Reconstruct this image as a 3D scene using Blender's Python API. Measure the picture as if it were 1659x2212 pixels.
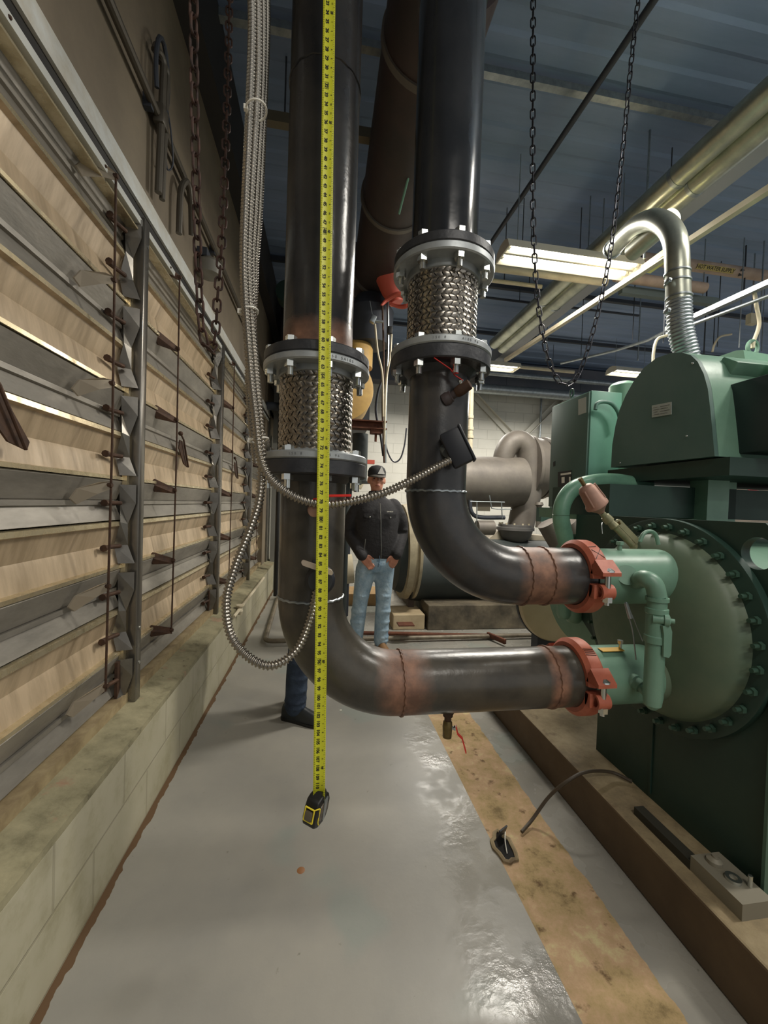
import bpy, bmesh, math, random
from mathutils import Vector, Matrix, Euler
random.seed(7)
for _o in list(bpy.data.objects): bpy.data.objects.remove(_o)
SC = bpy.context.scene
COL = SC.collection
PI = math.pi
# ---------------------------------------------------------------- camera
F, CX, CY, CAMH = 860.0, 829.5, 1106.0, 1.38      # focal length in pixels of the 1659x2212 frame, eye height
def _n(v): return Vector(v).normalized()
_yc = _n(((695-CX)/F, (1085-CY)/F, 1))
_xr = _n(((6200-CX)/F, (1265-CY)/F, 1))
_xc = (_xr - _yc*_xr.dot(_yc)).normalized()
_zc = _xc.cross(_yc)
W2C = Matrix(((_xc[0], _yc[0], _zc[0]), (_xc[1], _yc[1], _zc[1]), (_xc[2], _yc[2], _zc[2])))  # world -> (right, down, forward)
cd = bpy.data.cameras.new('camera'); cam = bpy.data.objects.new('camera', cd); COL.objects.link(cam)
cd.sensor_fit = 'VERTICAL'; cd.sensor_height = 36.0; cd.lens = F/2212*36.0
cd.clip_start = 0.02; cd.clip_end = 100
_r, _d, _f = Vector(W2C[0]), Vector(W2C[1]), Vector(W2C[2])
_m = Matrix.Identity(4)
for i in range(3):
    _m[i][0] = _r[i]; _m[i][1] = -_d[i]; _m[i][2] = -_f[i]
_m[2][3] = CAMH
cam.matrix_world = _m
SC.camera = cam
# ---------------------------------------------------------------- world and exposure
SC.view_settings.view_transform = 'Standard'; SC.view_settings.look = 'None'
SC.view_settings.gamma = 1; SC.view_settings.use_curve_mapping = False
SC.view_settings.exposure = 0.45
w = bpy.data.worlds.new('hall_ambience'); SC.world = w; w.use_nodes = True
w.node_tree.nodes['Background'].inputs[0].default_value = (0.88, 0.90, 0.90, 1)
w.node_tree.nodes['Background'].inputs[1].default_value = 0.46
# ---------------------------------------------------------------- lamps of the hall (fluorescent troffers)
def area(name, loc, sx, sy, power, color=(1, .95, .86), rot=(0, 0, 0)):
    l = bpy.data.lights.new(name, 'AREA'); l.shape = 'RECTANGLE'; l.size = sx; l.size_y = sy
    l.energy = power; l.color = color
    o = bpy.data.objects.new(name, l); COL.objects.link(o); o.location = loc; o.rotation_euler = rot
    return o
area('troffer_light_seen', (2.12, 3.30, 3.55), 1.15, .22, 85)
area('troffer_light_far', (1.9, 6.3, 3.3), 1.2, .3, 60)
area('troffer_light_far_right', (4.2, 6.3, 3.3), 1.2, .3, 60)
area('troffer_light_near_aisle', (0.9, -0.9, 3.55), 1.2, .3, 30)
area('troffer_light_behind', (0.6, -3.2, 3.55), 1.2, .3, 30)
area('troffer_light_over_chiller', (3.0, 0.9, 4.0), 1.2, .3, 120)
area('troffer_light_far_left', (0.3, 6.2, 3.6), 1.2, .3, 25)

# ---------------------------------------------------------------- helpers
def at(x, y, X=None, Y=None, Z=None):
    """Point on the plane X=, Y= or Z= (metres) that a pixel of the photograph looks at."""
    r = W2C.transposed() @ Vector(((x-CX)/F, (y-CY)/F, 1.0))
    t = X/r[0] if X is not None else (Y/r[1] if Y is not None else (Z-CAMH)/r[2])
    return Vector((0, 0, CAMH)) + r*t
def px_of(P):
    c = W2C @ (Vector(P)-Vector((0, 0, CAMH))); return (CX+F*c[0]/c[2], CY+F*c[1]/c[2])
def s2l(c):
    return tuple(((v/255)/12.92 if v/255 <= .04045 else ((v/255+.055)/1.055)**2.4) for v in c)
MATS = {}
def mat(name, rgb, rough=.5, metal=0., rgb2=None, scale=6., amount=.5, bump=0., bscale=60., stretch=None, spec=None, emit=0., coat=0.):
    if name in MATS: return MATS[name]
    m = bpy.data.materials.new(name); m.use_nodes = True; nt = m.node_tree; N = nt.nodes; L = nt.links
    b = N['Principled BSDF']; c = s2l(rgb)+(1,)
    b.inputs['Base Color'].default_value = c; b.inputs['Roughness'].default_value = rough; b.inputs['Metallic'].default_value = metal
    if spec is not None: b.inputs['Specular IOR Level'].default_value = spec
    if coat: b.inputs['Coat Weight'].default_value = coat
    if emit: b.inputs['Emission Color'].default_value = c; b.inputs['Emission Strength'].default_value = emit
    g = N.new('ShaderNodeNewGeometry'); vec = g.outputs['Position']
    if stretch:
        mp = N.new('ShaderNodeMapping'); mp.inputs['Scale'].default_value = stretch; L.new(vec, mp.inputs[0]); vec = mp.outputs[0]
    if rgb2:
        n = N.new('ShaderNodeTexNoise'); n.inputs['Scale'].default_value = scale; n.inputs['Detail'].default_value = 6; n.inputs['Roughness'].default_value = .65
        L.new(vec, n.inputs['Vector'])
        r = N.new('ShaderNodeValToRGB'); r.color_ramp.elements[0].position = .5-.25*(1.01-amount)-.05; r.color_ramp.elements[1].position = .5+.25*(1.01-amount)+.05
        r.color_ramp.elements[0].color = c; r.color_ramp.elements[1].color = s2l(rgb2)+(1,)
        L.new(n.outputs['Fac'], r.inputs[0]); L.new(r.outputs[0], b.inputs['Base Color'])
        rr = N.new('ShaderNodeMapRange'); rr.inputs[3].default_value = max(.03, rough-.12); rr.inputs[4].default_value = min(1, rough+.15)
        L.new(n.outputs['Fac'], rr.inputs[0]); L.new(rr.outputs[0], b.inputs['Roughness'])
    if bump:
        n2 = N.new('ShaderNodeTexNoise'); n2.inputs['Scale'].default_value = bscale; n2.inputs['Detail'].default_value = 4; L.new(vec, n2.inputs['Vector'])
        bp = N.new('ShaderNodeBump'); bp.inputs['Strength'].default_value = bump; bp.inputs['Distance'].default_value = .01
        L.new(n2.outputs['Fac'], bp.inputs['Height']); L.new(bp.outputs[0], b.inputs['Normal'])
    MATS[name] = m; return m

class MB:
    """collects shapes and links them as ONE mesh object"""
    def __init__(s): s.bm = bmesh.new(); s.mi = 0
    def _faces(s, fs):
        for f in fs: f.material_index = s.mi
    def box(s, c, size, rot=None, bev=0.):
        mx = Matrix.Translation(Vector(c)) @ (rot.to_4x4() if rot is not None else Matrix.Identity(4)) @ Matrix.Diagonal((size[0], size[1], size[2], 1))
        r = bmesh.ops.create_cube(s.bm, size=1, matrix=mx)
        fs = {f for v in r['verts'] for f in v.link_faces}; s._faces(fs)
        if bev:
            es = {e for v in r['verts'] for e in v.link_edges}
            rb = bmesh.ops.bevel(s.bm, geom=list(es), offset=bev, segments=2, affect='EDGES', profile=.5); s._faces(rb['faces'])
        return s
    def rings(s, rings, close=False, cap=True):
        vs = [[s.bm.verts.new(p) for p in r] for r in rings]
        n = len(vs[0]); k = len(vs); fs = []
        for i in range(k if close else k-1):
            a, b = vs[i], vs[(i+1) % k]
            for j in range(n):
                fs.append(s.bm.faces.new((a[j], a[(j+1) % n], b[(j+1) % n], b[j])))
        if cap and not close:
            fs.append(s.bm.faces.new(list(reversed(vs[0])))); fs.append(s.bm.faces.new(vs[-1]))
        s._faces(fs); return s
    def lathe(s, o, d, prof, seg=32, cap=True, ref=None):
        """prof: (distance along d, radius) pairs"""
        o = Vector(o); d = Vector(d).normalized(); u = (Vector(ref) if ref else (Vector((0, 0, 1)) if abs(d.z) < .9 else Vector((1, 0, 0))))
        u = (u - d*u.dot(d)).normalized(); v = d.cross(u)
        return s.rings([[o+d*t+u*(r*math.cos(2*PI*j/seg))+v*(r*math.sin(2*PI*j/seg)) for j in range(seg)] for t, r in prof], cap=cap)
    def cyl(s, a, b, r, r2=None, seg=24, cap=True):
        a = Vector(a); b = Vector(b)
        return s.lathe(a, b-a, [(0, r), ((b-a).length, r if r2 is None else r2)], seg, cap)
    def annulus(s, o, d, r0, r1, t, seg=32):
        """ring plate of thickness t"""
        o = Vector(o); d = Vector(d).normalized()
        u = Vector((0, 0, 1)) if abs(d.z) < .9 else Vector((1, 0, 0)); u = (u-d*u.dot(d)).normalized(); v = d.cross(u)
        pr = [(0, r0), (0, r1), (t, r1), (t, r0)]
        return s.rings([[o+d*z+u*(r*math.cos(2*PI*j/seg))+v*(r*math.sin(2*PI*j/seg)) for j in range(seg)] for z, r in pr], close=True)
    def tube(s, pts, r, seg=12, cap=True, radii=None, close=False):
        pts = [Vector(p) for p in pts]; n = len(pts)
        T = []
        for i in range(n):
            a = pts[i-1] if (i > 0 or close) else pts[i]; b = pts[(i+1) % n] if (i < n-1 or close) else pts[i]
            t = (b-a); T.append(t.normalized() if t.length > 1e-9 else Vector((0, 0, 1)))
        u = Vector((0, 0, 1)) if abs(T[0].z) < .9 else Vector((1, 0, 0)); u = (u-T[0]*u.dot(T[0])).normalized()
        rs = []
        for i in range(n):
            u = (u-T[i]*u.dot(T[i])); u = u.normalized() if u.length > 1e-6 else T[i].orthogonal().normalized()
            v = T[i].cross(u); rr = radii[i] if radii else r
            rs.append([pts[i]+u*(rr*math.cos(2*PI*j/seg))+v*(rr*math.sin(2*PI*j/seg)) for j in range(seg)])
        return s.rings(rs, close=close, cap=cap)
    def prism(s, poly, d):
        """closed polygon (3-D points) swept by vector d"""
        d = Vector(d); a = [s.bm.verts.new(Vector(p)) for p in poly]; b = [s.bm.verts.new(Vector(p)+d) for p in poly]; n = len(a)
        fs = [s.bm.faces.new(list(reversed(a))), s.bm.faces.new(b)]
        for i in range(n): fs.append(s.bm.faces.new((a[i], a[(i+1) % n], b[(i+1) % n], b[i])))
        s._faces(fs); return s
    def sphere(s, c, r, seg=16, sc=(1, 1, 1)):
        mx = Matrix.Translation(Vector(c)) @ Matrix.Diagonal((sc[0], sc[1], sc[2], 1))
        rr = bmesh.ops.create_uvsphere(s.bm, u_segments=seg, v_segments=max(6, seg//2), radius=r, matrix=mx)
        s._faces({f for v in rr['verts'] for f in v.link_faces}); return s
    def quad(s, ps):
        s._faces([s.bm.faces.new([s.bm.verts.new(Vector(p)) for p in ps])]); return s
    def hexnut(s, c, d, r, h):
        return s.lathe(Vector(c), d, [(0, r), (h, r)], 6)
    def build(s, name, m, parent=None, smooth=True, ang=35, recalc=True):
        if recalc: bmesh.ops.recalc_face_normals(s.bm, faces=s.bm.faces[:])
        me = bpy.data.meshes.new(name)
        # mesh is stored relative to its parent's origin
        if parent is not None:
            inv = wloc(parent)
            bmesh.ops.translate(s.bm, verts=s.bm.verts[:], vec=-inv)
        s.bm.to_mesh(me); s.bm.free()
        for mm in (m if isinstance(m, (list, tuple)) else [m]): me.materials.append(mm)
        if smooth:
            me.shade_smooth()
            if ang < 180: me.set_sharp_from_angle(angle=math.radians(ang))
        o = bpy.data.objects.new(name, me); COL.objects.link(o)
        if parent is not None: o.parent = parent
        return o
def wloc(o):
    v = Vector((0, 0, 0))
    while o is not None: v += Vector(o.location); o = o.parent
    return v
def tag(o, label, cat=None, group=None, kind=None):
    if label: o['label'] = label
    if cat: o['category'] = cat
    if group: o['group'] = group
    if kind: o['kind'] = kind
    return o
def thing(name, label, cat, loc=(0, 0, 0), group=None):
    o = bpy.data.objects.new(name, None); COL.objects.link(o); o.location = loc; o.empty_display_size = .05
    return tag(o, label, cat, group)
def struct(name, mb, m, smooth=True, parent=None, ang=35):
    o = mb.build(name, m, parent, smooth, ang); o['kind'] = 'structure'; return o
def dup(o, parent=None, d=(0, 0, 0)):
    c = o.copy(); COL.objects.link(c)
    if parent is not None: c.parent = parent
    c.location = Vector(o.location)+Vector(d)
    return c
def spl(pts, n=12):
    """Catmull-Rom through points"""
    P = [Vector(p) for p in pts]; P = [P[0]*2-P[1]]+P+[P[-1]*2-P[-2]]; out = []
    for i in range(1, len(P)-2):
        for k in range(n):
            t = k/n; a, b, c, d = P[i-1], P[i], P[i+1], P[i+2]
            out.append(.5*((2*b)+(c-a)*t+(2*a-5*b+4*c-d)*t*t+(3*b-a-3*c+d)*t*t*t))
    out.append(P[-2]); return out
def resample(pts, step):
    pts = [Vector(p) for p in pts]; out = [pts[0]]; need = step
    for a, b in zip(pts, pts[1:]):
        L = (b-a).length; pos = 0
        while L-pos >= need:
            pos += need; out.append(a.lerp(b, pos/L)); need = step
        need -= (L-pos)
    out.append(pts[-1]); return out
def bend(p0, c, p1, r, n=10):
    """path p0 -> corner c -> p1 with a rounded corner of radius r"""
    p0, c, p1 = Vector(p0), Vector(c), Vector(p1); a = (p0-c).normalized(); b = (p1-c).normalized()
    th = a.angle(b); t = r/math.tan(th/2); ctr = c+(a+b).normalized()*(r/math.sin(th/2))
    s, e = c+a*t-ctr, c+b*t-ctr; ax = s.cross(e).normalized(); A = s.angle(e)
    return [p0]+[ctr+Matrix.Rotation(A*i/n, 3, ax) @ s for i in range(n+1)]+[p1]
def text_mesh(mb, txt, size, M4, bold=0., extrude=.0002):
    """adds text to mb, placed by matrix M4 (x right, y up)"""
    cu = bpy.data.curves.new('t', 'FONT'); cu.body = txt; cu.size = size; cu.align_x = 'CENTER'; cu.align_y = 'CENTER'; cu.offset = bold; cu.extrude = extrude; cu.resolution_u = 3
    o = bpy.data.objects.new('t', cu); COL.objects.link(o)
    dg = bpy.context.evaluated_depsgraph_get(); me = bpy.data.meshes.new_from_object(o.evaluated_get(dg))
    bpy.data.objects.remove(o); bpy.data.curves.remove(cu)
    me.transform(M4); k = len(mb.bm.faces); mb.bm.from_mesh(me); bpy.data.meshes.remove(me)
    mb.bm.faces.ensure_lookup_table(); mb._faces(mb.bm.faces[k:])
def frame(o, x, y):
    x = Vector(x).normalized(); y = Vector(y).normalized(); z = x.cross(y); M = Matrix.Identity(4)
    for i in range(3): M[i][0], M[i][1], M[i][2], M[i][3] = x[i], y[i], z[i], Vector(o)[i]
    return M
X_, Y_, Z_ = Vector((1, 0, 0)), Vector((0, 1, 0)), Vector((0, 0, 1))
# ================================================================= MATERIALS
black_pipe = mat('black_pipe_paint', (38, 40, 43), .15, .0, (50, 51, 53), 5, .3, .02, 30)
black_flange = mat('black_flange_iron', (44, 46, 50), .42, .3, (66, 66, 68), 14, .4, .1, 80)
galv = mat('galvanised_steel', (176, 182, 184), .38, .85, (140, 148, 152), 18, .4)
galv_flat = mat('zinc_plated_flange', (178, 182, 182), .45, .55, (150, 154, 156), 12, .4)
zinc = mat('zinc_bolt', (205, 208, 205), .25, .95)
braid_m = mat('stainless_braid', (178, 170, 158), .25, .95, (120, 112, 102), 60, .4)
conduit_m = mat('armoured_conduit_metal', (158, 152, 142), .28, .9)
louver_grey = mat('louver_galvanised_grey', (160, 154, 144), .4, .4, (126, 122, 114), 3, .5, .12, 14, (.6, 1, 3))
louver_tan = mat('louver_tan_reflections', (202, 180, 150), .4, .1, (168, 148, 120), 5, .7, .25, 5, (1, 2.8, .5))  # tan tone and stretched streaks paint in wavy reflections on the metal
louver_lip = mat('louver_lip_metal', (226, 212, 178), .25, .7, (190, 175, 140), 20, .5)
post_m = mat('post_aluminium', (138, 134, 126), .28, .8, (110, 106, 100), 4, .4, .06, 20)
rust_rod = mat('rusty_rod', (86, 60, 42), .7, .3, (58, 42, 34), 30, .5)
rust_chain = mat('rusty_chain', (84, 58, 48), .6, .5, (50, 42, 40), 40, .5)
dark_chain = mat('dark_chain_steel', (62, 62, 68), .4, .8)
green_m = mat('chiller_green_paint', (116, 150, 130), .38, 0, (100, 136, 116), 4, .5, .05, 40)
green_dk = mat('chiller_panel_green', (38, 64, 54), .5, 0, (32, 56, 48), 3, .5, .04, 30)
green_pipe = mat('green_painted_pipe', (120, 166, 140), .35, 0, (100, 144, 122), 10, .5)
green_dusty = mat('green_head_dusty', (108, 120, 98), .55, 0, (84, 104, 86), 3, .5)
orange_m = mat('orange_coupling_paint', (188, 104, 78), .5, 0, (164, 86, 64), 12, .5, .05, 60)
red_m = mat('red_vinyl_handle', (205, 48, 40), .4)
yellow_m = mat('yellow_tape_blade', (214, 214, 50), .4, 0)
yellow_case = mat('yellow_case_trim', (236, 214, 60), .4)
rubber = mat('black_rubber', (24, 23, 22), .45)
bright_rail = mat('bright_rail_white', (226, 228, 222), .3, .25)
black_print = mat('black_print', (30, 28, 20), .6)
white_m = mat('white_enamel', (236, 232, 220), .4)
cream = mat('cream_painted_steel', (206, 196, 170), .5, 0, (184, 172, 146), 6, .5)
brass = mat('dusty_brass', (122, 104, 62), .45, .6, (92, 80, 52), 20, .5)
copper_dust = mat('dusty_copper_device', (176, 136, 118), .55, .3, (150, 118, 104), 14, .5)
rust_beam = mat('rusty_beam', (112, 66, 44), .8, .1, (80, 48, 36), 14, .6)
reddish_pipe = mat('maroon_pipe_lining', (68, 54, 52), .55, 0, (56, 50, 50), 3, .6)
old_cast = mat('old_grey_casting', (116, 109, 100), .55, .2, (98, 92, 86), 4, .6, .1, 20)
alu_jacket = mat('aluminium_jacketing', (196, 198, 180), .33, .75, (160, 164, 152), 8, .5, .06, 20)
dark_steel = mat('dark_ceiling_steel', (58, 62, 70), .6, .2)
tank_black = mat('tank_black_insulation', (40, 48, 48), .6, 0, (56, 62, 60), 4, .5)
tank_grey = mat('tank_grey_top', (118, 118, 116), .6, 0, (92, 92, 90), 5, .5)

def ramp_mat(name, base, rough, builder):
    m = bpy.data.materials.new(name); m.use_nodes = True; nt = m.node_tree
    b = nt.nodes['Principled BSDF']; b.inputs['Roughness'].default_value = rough; b.inputs['Base Color'].default_value = s2l(base)+(1,)
    builder(nt, nt.nodes, nt.links, b); MATS[name] = m; return m
def noise(N, L, vec, scale, detail=6, rough=.6):
    n = N.new('ShaderNodeTexNoise'); n.inputs['Scale'].default_value = scale; n.inputs['Detail'].default_value = detail; n.inputs['Roughness'].default_value = rough
    L.new(vec, n.inputs['Vector']); return n.outputs['Fac']
def ramp(N, L, fac, stops):
    r = N.new('ShaderNodeValToRGB'); e = r.color_ramp.elements
    e[0].position = stops[0][0]; e[0].color = stops[0][1]; e[1].position = stops[-1][0]; e[1].color = stops[-1][1]
    for p, c in stops[1:-1]:
        k = e.new(p); k.color = c
    L.new(fac, r.inputs[0]); return r.outputs[0]
def mix(N, L, fac, a, b):
    m = N.new('ShaderNodeMix'); m.data_type = 'RGBA'
    if isinstance(fac, (int, float)): m.inputs[0].default_value = fac
    else: L.new(fac, m.inputs[0])
    for i, v in ((6, a), (7, b)):
        if isinstance(v, tuple): m.inputs[i].default_value = v
        else: L.new(v, m.inputs[i])
    return m.outputs[2]
def math_(N, L, op, a, b=None, clamp=False):
    m = N.new('ShaderNodeMath'); m.operation = op; m.use_clamp = clamp
    for i, v in ((0, a), (1, b)):
        if v is None: continue
        if isinstance(v, (int, float)): m.inputs[i].default_value = v
        else: L.new(v, m.inputs[i])
    return m.outputs[0]
C4 = lambda *c: s2l(c)+(1,)
BW0, BW1 = (0, 0, 0, 1), (1, 1, 1, 1)
def rusty_pipe(name, base, base2, spots, rough=.3):
    """black pipe with rust heat bands around welds: spots = (axis, position, half width)"""
    def bl(nt, N, L, b):
        g = N.new('ShaderNodeNewGeometry').outputs['Position']; sx = N.new('ShaderNodeSeparateXYZ'); L.new(g, sx.inputs[0])
        n1 = noise(N, L, g, 5); col = ramp(N, L, n1, [(.35, C4(*base)), (.68, C4(*base2))])
        n2 = noise(N, L, g, 14)
        m = None
        for ax, p, hw in spots:
            d = math_(N, L, 'ABSOLUTE', math_(N, L, 'SUBTRACT', sx.outputs[ax], p))
            d = math_(N, L, 'SUBTRACT', 1.0, math_(N, L, 'DIVIDE', d, hw), True)
            m = d if m is None else math_(N, L, 'MAXIMUM', m, d)
        f = math_(N, L, 'MULTIPLY', math_(N, L, 'ADD', m, math_(N, L, 'MULTIPLY', n2, .5)), 1.0)
        f = ramp(N, L, f, [(.42, BW0), (.95, BW1)])
        rust = ramp(N, L, noise(N, L, g, 22), [(.35, C4(100, 72, 58)), (.7, C4(146, 106, 84))])
        L.new(mix(N, L, f, col, rust), b.inputs['Base Color'])
        rr = ramp(N, L, f, [(0, (rough, rough, rough, 1)), (1, (.55, .55, .55, 1))]); L.new(rr, b.inputs['Roughness'])
        bp = N.new('ShaderNodeBump'); bp.inputs['Strength'].default_value = .12; bp.inputs['Distance'].default_value = .01
        L.new(noise(N, L, g, 26), bp.inputs['Height']); L.new(bp.outputs[0], b.inputs['Normal'])
    return ramp_mat(name, base, rough, bl)
lower_pipe_m = rusty_pipe('lower_spool_paint', (52, 50, 46), (82, 76, 66), [(0, .285, .12), (0, .835, .05)], .28)
upper_pipe_m = rusty_pipe('upper_spool_paint', (40, 42, 45), (70, 66, 62), [(0, .76, .12)], .28)
left_riser_m = rusty_pipe('left_riser_paint', (40, 40, 42), (58, 56, 54), [(2, 1.87, .10)], .22)

def floor_b(nt, N, L, b):
    g = N.new('ShaderNodeNewGeometry').outputs['Position']; sx = N.new('ShaderNodeSeparateXYZ'); L.new(g, sx.inputs[0])
    a = ramp(N, L, noise(N, L, g, 1.6), [(.3, C4(132, 130, 124)), (.7, C4(150, 146, 136))])
    teal = ramp(N, L, noise(N, L, g, 1.1, 3), [(.56, BW0), (.60, BW1)])
    a = mix(N, L, math_(N, L, 'MULTIPLY', teal, .35), a, C4(122, 136, 130))
    spots = ramp(N, L, noise(N, L, g, 26, 3), [(.70, BW0), (.76, BW1)]); a = mix(N, L, math_(N, L, 'MULTIPLY', spots, .5), a, C4(82, 78, 68))
    # rust brown line where the paint ends at the block wall
    wob = math_(N, L, 'ADD', sx.outputs[0], math_(N, L, 'MULTIPLY', noise(N, L, g, 9, 3), .05))
    edge = math_(N, L, 'LESS_THAN', wob, -.66); a = mix(N, L, edge, a, C4(96, 74, 52))
    # bare concrete strip
    wob2 = math_(N, L, 'ADD', sx.outputs[0], math_(N, L, 'MULTIPLY', math_(N, L, 'SUBTRACT', noise(N, L, g, 6, 4), .5), .05))
    s1 = math_(N, L, 'GREATER_THAN', sx.outputs[0], .735); s2 = math_(N, L, 'LESS_THAN', wob2, 1.02)
    strip = math_(N, L, 'MULTIPLY', s1, s2)
    strip = math_(N, L, 'MULTIPLY', strip, math_(N, L, 'LESS_THAN', sx.outputs[1], 3.1))
    conc = ramp(N, L, noise(N, L, g, 5, 9, .75), [(.34, C4(118, 100, 68)), (.45, C4(160, 138, 98)), (.55, C4(178, 148, 116)), (.66, C4(190, 178, 132))])
    st = ramp(N, L, noise(N, L, g, 13, 5), [(.60, BW0), (.68, BW1)]); conc = mix(N, L, math_(N, L, 'MULTIPLY', st, .8), conc, C4(84, 60, 38))
    a = mix(N, L, strip, a, conc); L.new(a, b.inputs['Base Color'])
    gl = N.new('ShaderNodeMapRange'); gl.interpolation_type = 'SMOOTHSTEP'; gl.inputs[1].default_value = .44; gl.inputs[2].default_value = .62; L.new(math_(N, L, 'ADD', sx.outputs[0], math_(N, L, 'MULTIPLY', math_(N, L, 'SUBTRACT', noise(N, L, g, 3, 4), .5), .5)), gl.inputs[0])
    worn = math_(N, L, 'MULTIPLY', gl.outputs[0], ramp(N, L, noise(N, L, g, 4.5, 3), [(.42, BW0), (.56, BW1)]))
    r = math_(N, L, 'SUBTRACT', math_(N, L, 'ADD', math_(N, L, 'MULTIPLY', noise(N, L, g, 3), .16), .27), math_(N, L, 'MULTIPLY', worn, .21))
    r = math_(N, L, 'MAXIMUM', r, math_(N, L, 'MULTIPLY', math_(N, L, 'MAXIMUM', strip, edge), .8)); L.new(r, b.inputs['Roughness'])
    bp = N.new('ShaderNodeBump'); bp.inputs['Strength'].default_value = .5; bp.inputs['Distance'].default_value = .006; b.inputs['Specular IOR Level'].default_value = .28
    hh = math_(N, L, 'ADD', math_(N, L, 'MULTIPLY', noise(N, L, g, 24, 5), math_(N, L, 'ADD', math_(N, L, 'MULTIPLY', worn, .42), .2)), math_(N, L, 'MULTIPLY', strip, -.5)); L.new(hh, bp.inputs['Height']); L.new(bp.outputs[0], b.inputs['Normal'])
floor_m = ramp_mat('painted_concrete_floor', (150, 148, 140), .3, floor_b)
def block_mat(name, c1, c2, joint, horiz, w=.406, h=.203, dirt=None, jd=.35):
    def bl(nt, N, L, b):
        g = N.new('ShaderNodeNewGeometry').outputs['Position']; sx = N.new('ShaderNodeSeparateXYZ'); L.new(g, sx.inputs[0])
        cm = N.new('ShaderNodeCombineXYZ'); L.new(sx.outputs[horiz], cm.inputs[0]); L.new(sx.outputs[2], cm.inputs[1])
        br = N.new('ShaderNodeTexBrick'); br.inputs['Scale'].default_value = 1; br.inputs['Brick Width'].default_value = w; br.inputs['Row Height'].default_value = h
        br.inputs['Mortar Size'].default_value = .006; br.inputs['Mortar Smooth'].default_value = .4
        L.new(cm.outputs[0], br.inputs['Vector']); col = ramp(N, L, noise(N, L, g, 3), [(.3, C4(*c1)), (.7, C4(*c2))])
        if dirt: col = mix(N, L, ramp(N, L, noise(N, L, g, 6, 8, .7), [(.5, BW0), (.75, (.7, .7, .7, 1))]), col, C4(*dirt))
        L.new(mix(N, L, math_(N, L, 'MULTIPLY', br.outputs['Fac'], jd), col, C4(*joint)), b.inputs['Base Color'])
        bp = N.new('ShaderNodeBump'); bp.inputs['Strength'].default_value = .5; bp.inputs['Distance'].default_value = .004; bp.invert = True
        L.new(br.outputs['Fac'], bp.inputs['Height']); L.new(bp.outputs[0], b.inputs['Normal'])
    return ramp_mat(name, c1, .55, bl)
block_left = block_mat('painted_block_left', (176, 170, 148), (160, 154, 128), (120, 114, 92), 1, dirt=(138, 132, 100))
block_back = block_mat('painted_block_back', (206, 204, 194), (196, 194, 184), (140, 138, 130), 0)
def ledge_b(nt, N, L, b):
    g = N.new('ShaderNodeNewGeometry').outputs['Position']
    c = ramp(N, L, noise(N, L, g, 7, 8, .7), [(.32, C4(100, 94, 70)), (.5, C4(140, 134, 106)), (.68, C4(160, 152, 122))])
    r_ = ramp(N, L, noise(N, L, g, 4.2, 6, .7), [(.60, BW0), (.66, BW1)]); c = mix(N, L, math_(N, L, 'MULTIPLY', r_, .55), c, C4(158, 112, 92))
    k = ramp(N, L, noise(N, L, g, 22, 4), [(.66, BW0), (.72, BW1)]); c = mix(N, L, math_(N, L, 'MULTIPLY', k, .6), c, C4(70, 62, 46)); L.new(c, b.inputs['Base Color'])
    bp = N.new('ShaderNodeBump'); bp.inputs['Strength'].default_value = .4; bp.inputs['Distance'].default_value = .006; L.new(noise(N, L, g, 30), bp.inputs['Height']); L.new(bp.outputs[0], b.inputs['Normal'])
ledge_m = ramp_mat('dirty_ledge_concrete', (140, 134, 106), .75, ledge_b)
def pad_b(nt, N, L, b):
    g = N.new('ShaderNodeNewGeometry').outputs['Position']
    c = ramp(N, L, noise(N, L, g, 4, 8, .7), [(.3, C4(96, 82, 62)), (.5, C4(138, 122, 92)), (.7, C4(166, 150, 118))])
    st = ramp(N, L, noise(N, L, g, 9, 5), [(.58, BW0), (.68, BW1)]); c = mix(N, L, math_(N, L, 'MULTIPLY', st, .5), c, C4(78, 54, 36))
    L.new(c, b.inputs['Base Color'])
    bp = N.new('ShaderNodeBump'); bp.inputs['Strength'].default_value = .3; L.new(noise(N, L, g, 20), bp.inputs['Height']); bp.inputs['Distance'].default_value = .01; L.new(bp.outputs[0], b.inputs['Normal'])
pad_m = ramp_mat('brown_stained_concrete', (130, 112, 84), .75, pad_b)
pad_side_m = mat('brown_painted_pad_side', (98, 80, 58), .6, 0, (82, 66, 48), 3, .6)
def_wall = mat('warm_grey_wall_panel', (128, 116, 96), .65, 0, (112, 100, 84), 2, .6, .05, 8)
ceil_m = mat('blue_deck_haze', (136, 154, 186), .6, .0, (114, 134, 160), .8, .6, stretch=(.3, 2.5, 1))  # deck blue, lightened to paint in ceiling haze and bounced light

# ================================================================= SETTING
XW = -.71          # face of the low block wall
H0 = .425          # its height
CEIL = 4.45
m = MB(); m.box((5, 3, -.1), (14, 16, .2)); struct('floor', m, floor_m, False)
m = MB(); m.box((XW-.25, 3.0, H0/2), (.5, 16, H0)); struct('wall_left', m, block_left, False)
m = MB()          # ledge on top of the block wall, slightly sloping up to the frame
m.prism([(XW+.002, -5, H0-.02), (XW+.002, -5, H0+.004), (-.86, -5, H0+.03), (-.99, -5, H0+.03), (-.99, -5, H0-.02)], (0, 12.9, 0)); struct('trim_1', m, ledge_m, False)
m = MB(); m.box((-1.13, 3, 1.5), (.2, 16, 3.0)); struct('trim_2', m, dark_steel, False)       # dark void behind the dampers
m = MB(); m.box((-.93, 3, 3.6), (.2, 16, 1.75)); m.box((-.93, 6.95, 1.6), (.2, 2.1, 2.4)); struct('wall_left_upper', m, def_wall, False)
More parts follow.
